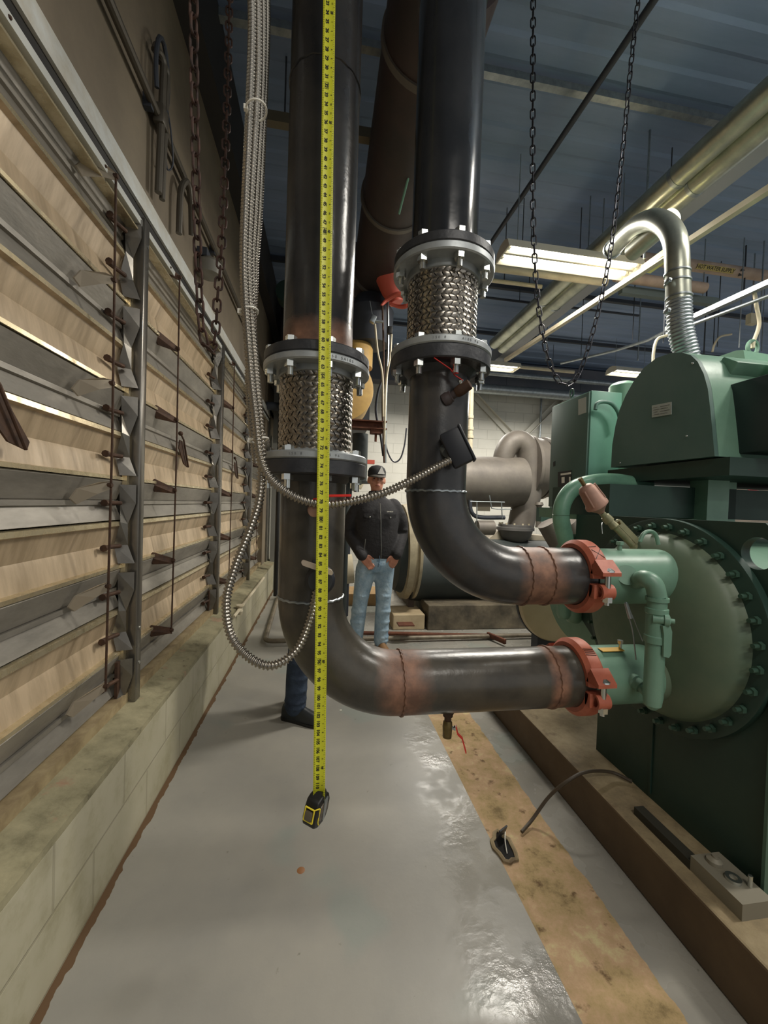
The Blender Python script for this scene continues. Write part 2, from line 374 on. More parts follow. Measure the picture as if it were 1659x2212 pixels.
# ceiling: ribbed steel deck, ribs run across the aisle
m = MB(); ys = -5
prof = []
while ys < 11:
    prof += [(ys, 0), (ys+.12, .0), (ys+.15, .012), (ys+.27, .012), (ys+.30, 0)]; ys += .30
poly = [(-1.1, y, CEIL+z) for y, z in prof]
a = [m.bm.verts.new(p) for p in poly]; b_ = [m.bm.verts.new((12, p[1], p[2])) for p in poly]
for i in range(len(a)-1): m.bm.faces.new((a[i], a[i+1], b_[i+1], b_[i]))
m.box((5.4, 3, CEIL+.12), (13, 16, .1))
struct('ceiling', m, ceil_m, False)
YB = 8.1
m = MB(); m.box((5.2, YB+.1, 2.3), (12.6, .2, 4.6)); struct('wall_back', m, block_back, False)
# concrete pad under the near chiller
m = MB(); m.box((1.184+2.2, .85, .1), (4.4, 4.3, .2), bev=.008)
m.bm.faces.ensure_lookup_table()
for f in m.bm.faces:
    f.normal_update()
    if abs(f.normal.z) < .5: f.material_index = 1
struct('floor_pad', m, [pad_m, pad_side_m], False)
# ledge: metal angle under the dampers
m = MB(); m.box((-.845, 1.6, H0+.045), (.012, 10, .045)); m.box((-.89, 1.6, H0+.062), (.09, 10, .008))
struct('trim_3', m, mat('tan_frame_angle', (178, 160, 124), .5, .2, (140, 122, 92), 12, .6), False)
# ================================================================= LEFT WALL: DAMPERS
P = .387; ZT = 2.61; XL = -.905
def blade(kind, z, y0, y1, parent):
    def q(u, v): return (XL+u, z-v*P)
    if kind == 'grey_blade':
        pr = [q(.030, .005), q(.034, .02), q(.004, .225), q(-.004, .225), q(-.004, .24), q(.012, .235), q(.012, .28), q(.002, .29), q(.026, .45), q(.02, .455), q(-.03, .3), q(-.03, .1)]
        ms, k = louver_grey, 1
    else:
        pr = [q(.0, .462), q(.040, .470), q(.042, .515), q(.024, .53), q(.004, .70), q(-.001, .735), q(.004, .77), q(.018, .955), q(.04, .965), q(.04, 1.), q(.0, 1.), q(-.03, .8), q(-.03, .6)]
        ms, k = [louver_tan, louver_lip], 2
    mb = MB()
    n = 1
    mb.rings([[Vector((x, y, zz)) for x, zz in pr] for y in (y0, y1)])
    if k == 2:
        mb.bm.faces.ensure_lookup_table()
        for f in mb.bm.faces:
            c = f.calc_center_median(); v = (z-c.z)/P
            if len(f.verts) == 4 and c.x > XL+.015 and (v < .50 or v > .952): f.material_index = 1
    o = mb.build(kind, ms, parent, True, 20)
    return o
def damper(y0, y1, ry, cont, label, far=0):
    t = thing('louver_damper', label, 'louver', (XL, (y0+y1)/2, H0+.05), 'louver dampers along the left wall')
    for i in range(6):
        z = ZT-i*P
        blade('grey_blade', z, y0, y1, t)
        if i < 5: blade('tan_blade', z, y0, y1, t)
    # top frame strip (two bright flanges with a dark gap)
    mb = MB(); mb.box((-.822, (y0+y1)/2, 2.584), (.008, y1-y0, .028)); mb.box((-.85, (y0+y1)/2, 2.572), (.06, y1-y0, .004)); mb.build('top_rail', bright_rail, t)
    mb = MB(); mb.box((-.83, (y0+y1)/2, 2.547), (.006, y1-y0, .008)); mb.box((-.85, (y0+y1)/2, 2.545), (.04, y1-y0, .003)); mb.build('top_rail_lip', louver_lip, t)
    for k in range(3):
        yk = y0+(y1-y0)*(.2+.3*k); mb = MB(); mb.lathe((-.818, yk, 2.584), X_, [(0, .006), (.004, .004)], 8); mb.build('rail_screw', rust_rod, t)
    # jamb seal: zigzag metal gussets by the post
    if far < 3:
        mb = MB()
        for i in range(6):
            z = ZT-i*P
            for a_, b_ in (((.0), .26), (.26, .5), (.5, .74), (.74, 1.0)):
                pass
            mb.quad([(XL+.03, y1-.03, z-.02), (XL+.09, y1-.012, z-.02), (XL+.09, y1-.012, z-.26*P), (XL+.03, y1-.024, z-.26*P)])
            mb.quad([(XL+.03, y1-.024, z-.26*P), (XL+.09, y1-.012, z-.26*P), (XL+.06, y1-.015, z-.5*P), (XL+.045, y1-.05, z-.475*P)])
            if i < 5:
                mb.quad([(XL+.045, y1-.05, z-.475*P), (XL+.06, y1-.015, z-.5*P), (XL+.06, y1-.012, z-.74*P), (XL+.012, y1-.03, z-.74*P)])
                mb.quad([(XL+.012, y1-.03, z-.74*P), (XL+.06, y1-.012, z-.74*P), (XL+.09, y1-.012, z-P+.02), (XL+.03, y1-.03, z-P+.02)])
        o = mb.build('jamb_seal', post_m, t, False); sm = o.modifiers.new('thick', 'SOLIDIFY'); sm.thickness = .0016
        for i in range(6):            # pivot pins
            for v in (.26, .74):
                z = ZT-i*P-v*P
                if z < .55: continue
                mb = MB(); mb.cyl((XL+.02, y1-.14, z), (XL+.045, y1-.05, z), .009, seg=10); mb.lathe((XL+.03, y1-.14, z), (0, -1, 0), [(0, .014), (.012, .014)], 8)
                mb.build('pivot_pin', rust_rod, t)
    # linkage
    zs = [ZT-.03-i*P for i in range(6)]
    xr = XL+.105
    mb = MB(); mb.tube([(xr, ry, zs[0]+.01), (xr+.003, ry+.004, 1.6), (xr-.002, ry, zs[-1]-.02)], .0045 if far < 2 else .004, 8); mb.build('linkage_rod', rust_rod, t)
    for z in zs:
        s = cont
        mb = MB()
        if s > 0:     # arms reach back from the rod to the blade, upward or downward as the photo shows
            pl = [(xr-.006, ry+.014, z+.002), (xr-.006, ry+.004, z+.014), (xr-.02, ry-.03, z+.010), (XL+.035, ry-.085, z-.018), (XL+.02, ry-.10, z-.055), (XL+.03, ry-.08, z-.075), (xr-.03, ry-.035, z-.035), (xr-.006, ry, z-.016)]
        else:
            pl = [(xr-.006, ry+.016, z-.006), (xr-.006, ry+.010, z+.010), (XL+.03, ry-.085, z+.055), (XL+.015, ry-.105, z+.03), (XL+.025, ry-.07, z-.012), (xr-.006, ry-.0, z-.018)]
        mb.prism(pl, (.006, 0, 0)); o = mb.build('crank_arm', mat('crank_arm_metal', (168, 156, 138), .35, .4) if s > 0 else rust_rod, t, False)
        mb = MB(); mb.lathe((xr-.012, ry, z), (1, 0, 0), [(0, .009), (.02, .009)], 8); mb.build('crank_bolt', rust_rod, t)
    return t
damper(.42, 1.93, 1.665, 1, 'nearest louver damper with tan and grey blades, left of the front post')
damper(1.99, 3.36, 2.345, -1, 'second louver damper between the front post and the second post')
damper(3.42, 4.79, 3.72, -1, 'third louver damper beyond the second post, behind the rusty chain', 1)
damper(4.85, 6.22, 5.2, -1, 'fourth and farthest louver damper beside the conduit bundle', 3)
for y, far, lb in ((1.96, 0, 'nearest bright metal post between the louver dampers'), (3.39, 0, 'second metal post, standing below the hanging rusty chain'), (4.82, 1, 'third metal post, just left of the conduit bundle'), (6.25, 1, 'last metal post at the far end of the dampers')):
    t = thing('mullion_post', lb, 'post', (-.82, y, H0+.03), 'posts between the louver dampers')
    mb = MB(); mb.box((-.833, y, 1.53), (.05, .052, 2.17), bev=.006); mb.build('channel', post_m, t)
    mb = MB(); mb.box((-.862, y-.035, 1.53), (.02, .02, 2.15)); mb.build('side_flange', louver_lip, t)
    if not far:
        mb = MB(); mb.box((-.865, y-.055, .565), (.012, .05, .17)); mb.build('foot_clip', rust_rod, t)
        for z in (.62, .78, 2.5):
            mb = MB(); mb.lathe((-.808, y, z), (1, 0, 0), [(0, .007), (.005, .007)], 6); mb.build('bolt', zinc, t)
# two loose actuator arms on the tan blades
for p, lb in (((0, 880), 'rusty lever on the tan blade at the left edge of the picture'), ((392, 970), 'small rusty lever with a hook in the second damper'), ((508, 1010), 'tiny rusty lever in the third damper')):
    q = at(*p, X=XL+.06); L = .2 if p[0] == 0 else (.22 if p[0] < 450 else .2)
    if p[0] == 0: q = q+Vector((0, -.02, 0))
    t = thing('actuator_lever', lb, 'lever', q)
    mb = MB(); mb.tube([q+Vector((.0, -.02, .09)), q+Vector((.012, 0, .055)), q+Vector((.01, .1, -.10))], .005, 8); mb.sphere(q+Vector((0, -.02, .09)), .014, 10); mb.build('hook_rod', rust_rod, t)
    mb = MB(); mb.prism([q+Vector((0, -.03, .05)), q+Vector((0, .02, .05)), q+Vector((0, .13, -.075)), q+Vector((0, .12, -.10)), q+Vector((0, .05, -.085)), q+Vector((0, -.04, .0))], (-.006, 0, 0)); mb.build('plate', rust_rod, t, False)
# flashing above the dampers; its white colour stands in for reflected lamp light
m = MB(); m.prism([(-.83, -1, 2.644), (-.812, -1, 2.642), (-.822, -1, 2.742), (-.835, -1, 2.744)], (0, 7.3, 0))
struct('trim_4', m, mat('crumpled_flashing_sheen', (236, 240, 238), .35, .15, (206, 200, 184), 7, .5, .6, 12), True)
m = MB(); m.box((-.85, 2.6, 2.62), (.05, 7.3, .045)); struct('trim_gap_shade', m, rubber, False)  # black strip put in as the shade of the gap below the flashing
# rail conduit high on the wall and its drops
t = thing('wall_conduit', 'painted conduit running along the upper left wall above the dampers', 'conduit', (-.80, 3, 3.12))
mb = MB(); mb.tube([(-.795, .4, 3.13), (-.795, 6.8, 3.13)], .017, 10); mb.build('pipe', mat('wall_conduit_paint', (84, 78, 68), .45, .3), t)
for y in (1.95, 3.0, 4.2): mb = MB(); mb.box((-.812, y, 3.13), (.035, .03, .06)); mb.build('clamp', dark_steel, t)
wc = mat('wall_conduit_paint', (84, 78, 68))
t = thing('conduit_drop', 'pair of bent conduits dropping from the wall rail beside the round hook box', 'conduit', at(330, 300, X=-.79))
for dx, r in ((0, .016), (.045, .013)):
    y = 2.02+dx; mb = MB(); mb.tube(bend((-.79, y-.05, 3.4), (-.76, y, 3.62), (-.79, y, 3.2), .03)[:-1]+[(-.79, y, 2.79)], r, 10); mb.build('pipe', wc, t)
mb = MB(); mb.box((-.79, 2.03, 3.14), (.05, .07, .09), bev=.01); mb.build('junction_box', wc, t)
t = thing('cable_hook', 'coiled cable hanging on a hook high on the left wall', 'cable', at(350, 180, X=-.79))
c0 = at(350, 190, X=-.78)
mb = MB(); mb.tube([c0+Vector((0, .07*math.cos(a), .16*math.sin(a)+.05)) for a in [i*PI/9 for i in range(-3, 12)]], .010, 8); mb.build('coil', dark_steel, t)
mb = MB(); mb.tube(spl([c0+Vector((0, .05, -.02)), c0+Vector((.02, .06, -.14)), c0+Vector((.01, .12, -.24)), c0+Vector((0, .08, -.30)), c0+Vector((0, .05, -.2))]), .004, 6); mb.build('loose_wire', dark_steel, t)
t = thing('flexible_drop', 'short arched flexible conduit under the wall rail near the chain', 'conduit', at(385, 480, X=-.79))
mb = MB(); y = 2.29
mb.tube(spl([(-.79, y, 2.78), (-.785, y, 3.0), (-.77, y+.05, 3.09), (-.775, y+.13, 3.03), (-.79, y+.2, 2.9)]), .016, 10); mb.build('pipe', wc, t)
t = thing('wall_lamp', 'small grey dome lamp fixed to the upper wall behind the rusty chain', 'lamp', at(450, 575, X=-.75))
c0 = at(452, 575, X=-.76)
mb = MB(); mb.lathe(c0+Vector((0, 0, -.07)), (0, 0, 1), [(0, .05), (.01, .075), (.08, .08), (.11, .05), (.12, .02)], 20); mb.build('dome', mat('grey_lamp_enamel', (120, 116, 106), .5), t)
mb = MB(); mb.box(c0+Vector((-.03, 0, .06)), (.06, .12, .05)); mb.build('bracket', dark_steel, t)
# flat upper-wall beam at the ceiling line
m = MB(); m.box((-.78, 3, 4.18), (.12, 14, .5)); struct('trim_5', m, mat('dark_eave_beam', (46, 44, 44), .7))
# low pipes on the left block wall near its far end
t = thing('wall_valve', 'small white painted valve and pipe on the far end of the low block wall', 'valve', at(532, 1300, X=-.69))
c0 = at(530, 1300, X=-.68)
mb = MB(); mb.tube([c0+Vector((0, -.5, -.0)), c0+Vector((0, 1.2, .0))], .014, 8); mb.build('pipe', cream, t)
mb = MB(); mb.lathe(c0+Vector((0, -.25, -.05)), (0, 0, 1), [(0, .018), (.03, .028), (.06, .018), (.075, .035), (.085, .035)], 12); mb.build('valve_body', cream, t)
# ================================================================= THE TWO RISERS
YP = 1.345
LX, RX = -.027, .391
def flange(mb, x, y, z0, z1, r=.1715): mb.lathe((x, y, z0), Z_, [(0, r-.004), (.004, r), (z1-z0-.004, r), (z1-z0, r-.004)], 64)
def bolt_set(x, y, zt, zb, parent, phase, n=8):
    """zt = top of the pair of plates, zb = their underside"""
    for i in range(n):
        a = phase+2*PI*i/n; px, py = x+.149*math.cos(a), y+.149*math.sin(a)
        mb = MB(); mb.hexnut((px, py, zt), Z_, .0175, .014); mb.cyl((px, py, zt), (px, py, zt+.017), .009, seg=10)
        mb.cyl((px, py, zb-.01), (px, py, zt+.005), .008, seg=10); mb.hexnut((px, py, zb-.018), Z_, .0175, .018); mb.cyl((px, py, zb-.042), (px, py, zb), .0095, seg=12)
        mb.build('bolt', zinc, parent, True, 30)
def braid(x, y, z0, z1, r, parent):
    """woven metal strips wrapped round the hose"""
    n, seg = 30, 5; H = z1-z0; tw = 2*PI*r
    turns = H/ (tw*math.tan(math.radians(56)))
    mb = MB(); mb.lathe((x, y, z0), Z_, [(0, r-.004), (H, r-.004)], 40)
    mb.mi = 1
    steps = 110; wd = 2*PI/n*.82
    def rr(z, hand, k):
        # crossing number along the strip decides over / under
        return 0
    for hand in (1, -1):
        for k in range(n*1):
            rows = []
            for s in range(steps+1):
                f = s/steps; z = z0+H*f; th = 2*PI*k/n+hand*f*turns*2*PI
                # phase of weaving: strips of the other hand sit every 2pi/n/2 of relative angle
                ph = (2*f*turns*2*PI)/(2*PI/n)
                off = .0022*math.cos(PI*ph+ (0 if hand > 0 else PI))
                rr_ = r+off
                row = []
                for j in range(seg+1):
                    u = (j/seg-.5); a = th+u*wd; bulge = .0008*(1-4*u*u)
                    zz = z-hand*0.0
                    row.append(mb.bm.verts.new((x+(rr_+bulge)*math.cos(a), y+(rr_+bulge)*math.sin(a), zz)))
                rows.append(row)
            fs = []
            for a_, b_ in zip(rows, rows[1:]):
                for j in range(seg): fs.append(mb.bm.faces.new((a_[j], a_[j+1], b_[j+1], b_[j])))
            mb._faces(fs)
    return mb.build('braid', [dark_steel, braid_m], parent, True, 60, recalc=False)
stamp = mat('stamped_letter_shadow', (98, 100, 100), .6)
def stamped(mb, txt, x, y, z, r, a0, size):
    for i, ch in enumerate(txt):
        if ch == ' ': continue
        a = a0+i*size*.82/r; c = Vector((x+(r+.0004)*math.sin(a), y-(r+.0004)*math.cos(a), z))
        text_mesh(mb, ch, size, frame(c, (math.cos(a), math.sin(a), 0), Z_))
def joint(x, z, label, ph):
    """braided flexible connector with its two galvanised flanges"""
    zl, zlt, zb0, zb1, zu, zut = z
    t = thing('flexible_connector', label, 'pipe connector', (x, YP, zl), 'braided flexible connectors in the risers')
    mb = MB(); flange(mb, x, YP, zu, zut); mb.lathe((x, YP, zb1), Z_, [(0, .118), (.003, .124), (zu-zb1, .124)], 48); fu = mb.build('upper_flange', galv_flat, t)
    mb = MB(); flange(mb, x, YP, zl, zlt); mb.lathe((x, YP, zlt), Z_, [(0, .124), (zb0-zlt, .118)], 48); fl = mb.build('lower_flange', galv_flat, t)
    mb = MB(); stamped(mb, '150 8', x, YP, (zl+zlt)/2, .1715, -.42, .011); stamped(mb, 'A105 96', x, YP, (zl+zlt)/2, .1715, .12, .011); mb.build('stamped_text', stamp, fl, False)
    if x < 0: mb = MB(); stamped(mb, '8 150 SA105', x, YP, (zu+zut)/2, .1715, .1, .012); mb.build('stamped_text', stamp, fu, False)
    braid(x, YP, zb0-.005, zb1+.006, .1165, t)
    bolt_set(x, YP, zut+.034, zu, t, ph); bolt_set(x, YP, zlt, zl-.045, t, ph)
    return t
joint(LX, (1.507, 1.531, 1.545, 1.775, 1.795, 1.818), 'left braided steel connector behind the tape, between the black flanges', .25)
joint(RX, (1.881, 1.906, 1.925, 2.136, 2.162, 2.188), 'right braided steel connector hanging higher, near the ceiling lights', .05)
def riser(x, z, r, m_, label):
    t = thing('riser_pipe', label, 'pipe', (x, YP, z), 'black steel riser pipes going up to the ceiling')
    mb = MB(); mb.cyl((x, YP, z+.02), (x, YP, CEIL-.02), r, seg=64); mb.build('pipe', m_, t)
    mb = MB(); flange(mb, x, YP, z, z+.033, .170); mb.lathe((x, YP, z+.033), Z_, [(0, .125), (.02, r+.002)], 48); mb.build('flange', black_flange, t)
    for zz in (z+.9, z+1.9):
        mb = MB(); n = 60; mb.tube([(x+(r+.0005)*math.cos(2*PI*i/n), YP+(r+.0005)*math.sin(2*PI*i/n), zz+.002*math.sin(i*1.7)) for i in range(n)], .0035, 6, close=True); mb.build('weld_seam', m_, t)
riser(LX, 1.818, .1125, left_riser_m, 'left black steel riser pipe rising behind the yellow tape')
riser(RX, 2.188, .1125, black_pipe, 'right black steel riser pipe with one long bright highlight')
def spool(x, ztop, zax, r, xend, m_, seams, label):
    """flange + drop + long radius elbow + horizontal run"""
    t = thing('pipe_spool', label, 'pipe', (x, YP, zax), 'elbow pipes leading into the green chiller')
    mb = MB(); R = .305
    path = [(x, YP, ztop-.02), (x, YP, zax+R+.02)]+[(x+R-R*math.cos(a), YP, zax+R-R*math.sin(a)) for a in [i*PI/2/20 for i in range(21)]]+[(xend, YP, zax)]
    mb.tube(path, r, 64); mb.build('pipe', m_, t)
    mb = MB(); flange(mb, x, YP, ztop-.045, ztop, .170); mb.lathe((x, YP, ztop-.065), Z_, [(0, r+.001), (.02, .124)], 48); mb.build('flange', black_flange, t)
    for kind, v in seams:
        n = 72; mb = MB()
        if kind == 'v': pts = [(x+(r+.001)*math.cos(2*PI*i/n), YP+(r+.001)*math.sin(2*PI*i/n), v+.0015*math.sin(i*2.1)) for i in range(n)]
        else: pts = [(v+.0022*math.sin(i*2.3), YP+(r+.001)*math.cos(2*PI*i/n), zax+(r+.001)*math.sin(2*PI*i/n)) for i in range(n)]
        mb.tube(pts, .0042, 6, close=True); mb.build('weld_seam', m_ if kind == 'h' else galv, t)
    return t
spool(LX, 1.507, .765, .106, .965, lower_pipe_m, [('v', 1.068), ('h', .285), ('h', .835)], 'lower elbow pipe, grimy and rust banded, running right from the left riser')
spool(RX, 1.881, 1.138, .103, .955, upper_pipe_m, [('v', 1.43), ('h', .715), ('h', .80)], 'upper black elbow pipe curving from the right riser to the chiller')
def coupling(x, z, r, label):
    t = thing('pipe_coupling', label, 'coupling', (x, YP, z), 'orange grooved couplings at the chiller nozzles')
    for s in (1, -1):
        mb = MB(); n = 28; w2 = .034
        def P_(a, rr, dx): return Vector((x+dx, YP+math.cos(a)*rr*-1, z+s*math.sin(a)*rr))
        prof = [(-w2, r+.001), (-w2, r+.016), (-w2*.6, r+.030), (w2*.6, r+.030), (w2, r+.016), (w2, r+.001)]
        mb.rings([[P_(.10+(PI-.20)*i/n, rr, dx) for dx, rr in prof] for i in range(n+1)])
        hs = mb.build('housing', orange_m, t, True, 40)
        for side in (-1, 1):       # ear lug
            yy = YP+side*(r+.030); zz = z+s*.028
            mb = MB()
            if s > 0 :
                mb.prism([(x-w2, yy-side*.01, zz+.05), (x-w2, yy+side*.034, zz+.012), (x-w2, yy+side*.034, zz), (x-w2, yy-side*.028, zz)], (2*w2, 0, 0))
            else:        # lower lug is an open loop
                mb.annulus((x-w2*.7, yy+side*.002, zz-.002), X_, .018, .026, w2*1.4, 20); mb.box((x, yy-side*.02, zz-.004), (2*w2, .03, .05), bev=.004)
            mb.build('lug', orange_m, hs)
    for side in (-1, 1):
        yy = YP+side*(r+.044)
        mb = MB(); mb.cyl((x, yy, z-.072), (x, yy, z+.05), .0095, seg=12); mb.lathe((x, yy, z+.041), Z_, [(0, .021), (.005, .02), (.012, .008)], 16)
        mb.hexnut((x, yy, z-.062), Z_, .0165, .018); mb.build('bolt', zinc, t, True, 30)
    # marker scrawl on the upper housing
    mb = MB()
    strokes = [((-.018, .62), (.020, .95)), ((.018, .66), (-.016, .92)), ((-.02, 1.02), (.012, 1.06)), ((.0, .60), (.022, .50))] if z > 1 else [((-.02, 1.1-.06*k), (.018, 1.08-.06*k)) for k in range(4)]
    for (xa, aa), (xb, ab) in strokes:
        pa = Vector((x+xa, YP-math.cos(aa)*(r+.031), z+math.sin(aa)*(r+.031))); pb = Vector((x+xb, YP-math.cos(ab)*(r+.031), z+math.sin(ab)*(r+.031))); mb.tube([pa, pb], .0012, 5)
    mb.build('marker_strokes', black_print, t)
    return t
coupling(.955, .765, .106, 'lower orange grooved coupling on the grimy pipe')
coupling(.955, 1.138, .104, 'upper orange grooved coupling with black marker strokes')
# ---- small valves and sensors on the pipes
def ball_valve(o, d, up, label, hm=red_m, body=brass, L=.06, r=.014, hl=.09, stem=None):
    o = Vector(o); d = Vector(d).normalized(); up = Vector(up).normalized()
    t = thing('ball_valve', label, 'valve', o, 'small ball valves on the pipes')
    mb = MB(); mb.lathe(o, d, [(-.004, r*1.5), (.012, r*1.5), (.018, r*1.25), (.024, r*1.25), (.026, r*.85), (.042, r*.85)], 20); mb.build('nipple', reddish_pipe if body != brass else rust_rod, t)
    mb = MB(); mb.lathe(o+d*.04, d, [(0, r*.95), (.006, r*1.15), (L*.4, r*1.25), (L*.7, r*1.15), (L, r*1.1), (L+.003, r*.6)], 20); bd = mb.build('body', body, t)
    c = o+d*(.04+L*.45)
    mb = MB(); mb.cyl(c, c+up*(r+.014), .006, seg=12); mb.hexnut(c+up*(r+.008), up, .009, .006); mb.build('stem', zinc, bd)
    h = (stem or d); h = Vector(h).normalized(); sd = up.cross(h).normalized(); q = c+up*(r+.016)
    mb = MB()
    for p0, p1, wd in ((q-h*.008, q+h*.02, .018), (q+h*.02, q+h*.035+up*.012, .017), (q+h*.035+up*.012, q+h*hl+up*.014, .016)):
        mb.prism([p0-sd*wd/2, p1-sd*wd/2, p1+sd*wd/2, p0+sd*wd/2], up*.003)
    mb.build('handle', hm, t, False)
    return t
ball_valve((.465, YP, .768-.108), (0, 0, -1), (1, -.35, .1), 'brass drain valve with red handle under the lower pipe', hl=.085, stem=(.25, -.1, -1))
# upper right valve
q = at(968, 865, Y=1.25); ball_valve(q+Vector((-.01, .0, 0)), (.62, -.45, .42), (-.35, -.3, .9), 'rusty valve with raised red handle on the right riser', body=rust_rod, L=.05, r=.015, hl=.095, stem=(-.9, -.1, .42))
q = at(680, 1098, Y=1.235); ball_valve(q+Vector((0, .0, .0)), (0, -1, -.1), (.1, -.3, .9), 'dull round valve with thin red handle on the left riser', body=copper_dust, L=.03, r=.016, hl=.10, stem=(1, -.1, .02))
# sensor housings
t = thing('flow_sensor', 'black sensor box on the right riser where the conduit ends', 'sensor', at(985, 970, Y=1.22))
c0 = at(986, 968, Y=1.20); R3 = Euler((0, math.radians(-27), math.radians(-18))).to_matrix()
mb = MB(); mb.box(c0, (.066, .055, .115), R3, .008); hs = mb.build('housing', mat('black_plastic', (34, 36, 42), .5), t)
mb = MB(); mb.box(c0+R3@Vector((.034, 0, 0)), (.008, .062, .122), R3, .003); mb.build('cover', mat('black_plastic', (34, 36, 42)), hs)
mb = MB(); mb.cyl(c0+R3@Vector((-.03, .01, 0)), c0+Vector((-.03, .07, .01)), .016, seg=16); mb.build('probe_stem', galv, t)
t = thing('flow_sensor', 'black sensor on the left riser with a bright clamp band, behind the tape', 'sensor', at(690, 1250, Y=1.22))
c0 = at(692, 1254, Y=1.205)
mb = MB(); mb.lathe(c0+Vector((0, .05, 0)), (0, -1, 0), [(0, .038), (.02, .044), (.05, .044), (.058, .036)], 28); mb.box(c0+Vector((-.012, 0, .045)), (.03, .03, .03), None, .004); mb.build('housing', mat('black_plastic', (34, 36, 42)), t)
mb = MB(); a, b = at(652, 1215, Y=1.16), at(718, 1238, Y=1.16); dd = (b-a).normalized(); up = Vector((0, 0, 1)); n = 12
outl = [a+(b-a)*.5+dd*((.04)*(1 if math.cos(2*PI*i/24) > 0 else -1)+.008*math.cos(2*PI*i/24))+up*(.008*math.sin(2*PI*i/24)) for i in range(24)]
mb.prism(outl, (0, .012, 0)); mb.build('clamp_band', mat('brushed_clamp', (176, 160, 142), .35, .5), t)

# ================================================================= ARMOURED CONDUITS
def conduit(path, r, pitch, label, name='armoured_conduit', amp=.26, seg=12, group='metal armoured conduits'):
    pts = resample(path, pitch/4); rad = [r*(1+amp*(.5 if i % 4 in (1, 2) else -.8)) for i in range(len(pts))]
    mb = MB(); mb.tube(pts, r, seg, radii=rad); o = mb.build(name, conduit_m, None, True, 70); return tag(o, label, 'conduit', group)
def pp(l, Y): return [at(x, y, Y=(Y if not isinstance(Y, list) else Y[i])) for i, (x, y) in enumerate(l)]
A = pp([(543, -40), (545, 60), (541, 200), (530, 450), (527, 560), (530, 650), (541, 800), (552, 900), (562, 985), (585, 1035), (632, 1071), (688, 1089), (745, 1086), (828, 1065), (900, 1032), (940, 1010), (972, 994)],
       [1.22, 1.22, 1.22, 1.20, 1.19, 1.18, 1.16, 1.14, 1.13, 1.13, 1.14, 1.155, 1.155, 1.16, 1.17, 1.18, 1.19])
conduit(spl(A, 16), .0115, .0105, 'armoured conduit sweeping right past the tape to the sensor on the right riser')
B = pp([(556, -40), (558, 60), (556, 200), (541, 450), (537, 560), (540, 650), (552, 800), (560, 900), (566, 985), (560, 1080), (538, 1150), (508, 1225), (489, 1300), (500, 1375), (545, 1425), (592, 1437), (640, 1405), (668, 1345), (684, 1275)],
       [1.24, 1.24, 1.24, 1.22, 1.21, 1.2, 1.18, 1.16, 1.15, 1.15, 1.15, 1.15, 1.15, 1.15, 1.15, 1.16, 1.17, 1.18, 1.2])
conduit(spl(B, 16), .0115, .0105, 'armoured conduit hanging in a low loop to the sensor on the left riser')
Cc = pp([(567, -40), (569, 60), (566, 200), (552, 450), (546, 560), (547, 650), (548, 800), (556, 900), (572, 990), (610, 1045)], [1.26, 1.26, 1.26, 1.24, 1.23, 1.22, 1.2, 1.2, 1.21, 1.42])
conduit(spl(Cc[:-2]+[at(575, 960, Y=1.24), at(580, 985, Y=1.55)], 14), .009, .0085, 'thinner armoured conduit in the middle of the tied bundle')
D_ = pp([(576, -40), (577, 60), (572, 200), (561, 450), (553, 560), (549, 650), (536, 800), (541, 900), (552, 1000), (550, 1080)], [1.28, 1.28, 1.28, 1.26, 1.25, 1.24, 1.24, 1.24, 1.25, 1.5])
conduit(spl(D_[:-1], 14), .009, .0085, 'rightmost thin armoured conduit of the tied bundle at the top')
for (x, y), lb in (((554, 238), 'white cable tie near the top of the conduit bundle'), ((538, 674), 'white cable tie at the middle of the conduit bundle'), ((560, 950), 'white cable tie where the conduits part')):
    c = at(x, y, Y=1.2 if y < 700 else 1.17); mb = MB(); n = 28
    k = 1.0 if y > 300 else 1.15
    mb.tube([c+Vector((.024*k*math.cos(2*PI*i/n), .032*math.sin(2*PI*i/n), .006*math.cos(2*PI*i/n))) for i in range(n)], .0028, 6, close=True); mb.box(c+Vector((-.024*k, -.006, -.004)), (.011, .011, .013))
    tag(mb.build('cable_tie', white_m), lb, 'cable tie', 'cable ties round the conduit bundle')
# ================================================================= CHAINS
def chain(path, pitch, wire, wid, m_, label, name='hanging_chain'):
    pts = resample(path, pitch); t = thing(name, label, 'chain', pts[len(pts)//2])
    mb = MB(); L = pitch+2*wire; h = (L-wid)/2; n = 6; ring = []
    rr = wid/2-wire/2
    for s, cz in ((1, h), (-1, -h)):
        for i in range(n+1):
            a = PI*i/n+(0 if s > 0 else PI); ring.append(Vector((rr*math.cos(a), 0, cz+rr*math.sin(a))))
    mb.tube(ring, wire/2, 7, close=True)
    base = mb.build('link', m_); k = 0
    for i, (a, b) in enumerate(zip(pts, pts[1:])):
        if (b-a).length < pitch*.5: continue
        o = base if k == 0 else base.copy()
        if k: COL.objects.link(o)
        k += 1
        d = (b-a).normalized(); side = (Y_-d*Y_.dot(d)).normalized(); xx = side.cross(d).normalized()
        M3 = Matrix((xx, side, d)).transposed() @ Matrix.Rotation(.35 if i % 2 else .35+PI/2, 3, 'Z')
        o.parent = t; o.rotation_euler = M3.to_euler(); o.location = (a+b)/2-wloc(t)
    return t
ch = pp([(418, -40), (420, 200), (424, 400), (427, 550), (431, 640), (434, 700), (441, 740), (452, 757), (462, 742), (467, 700), (470, 640), (477, 560), (483, 430), (489, 270), (493, 130), (496, -20)],
        [1.0, 1.02, 1.05, 1.08, 1.1, 1.11, 1.12, 1.15, 1.18, 1.2, 1.22, 1.25, 1.3, 1.36, 1.42, 1.5])
chain(spl(ch, 10), .036, .0065, .026, rust_chain, 'rusty chain hanging in a narrow loop in front of the left dampers')
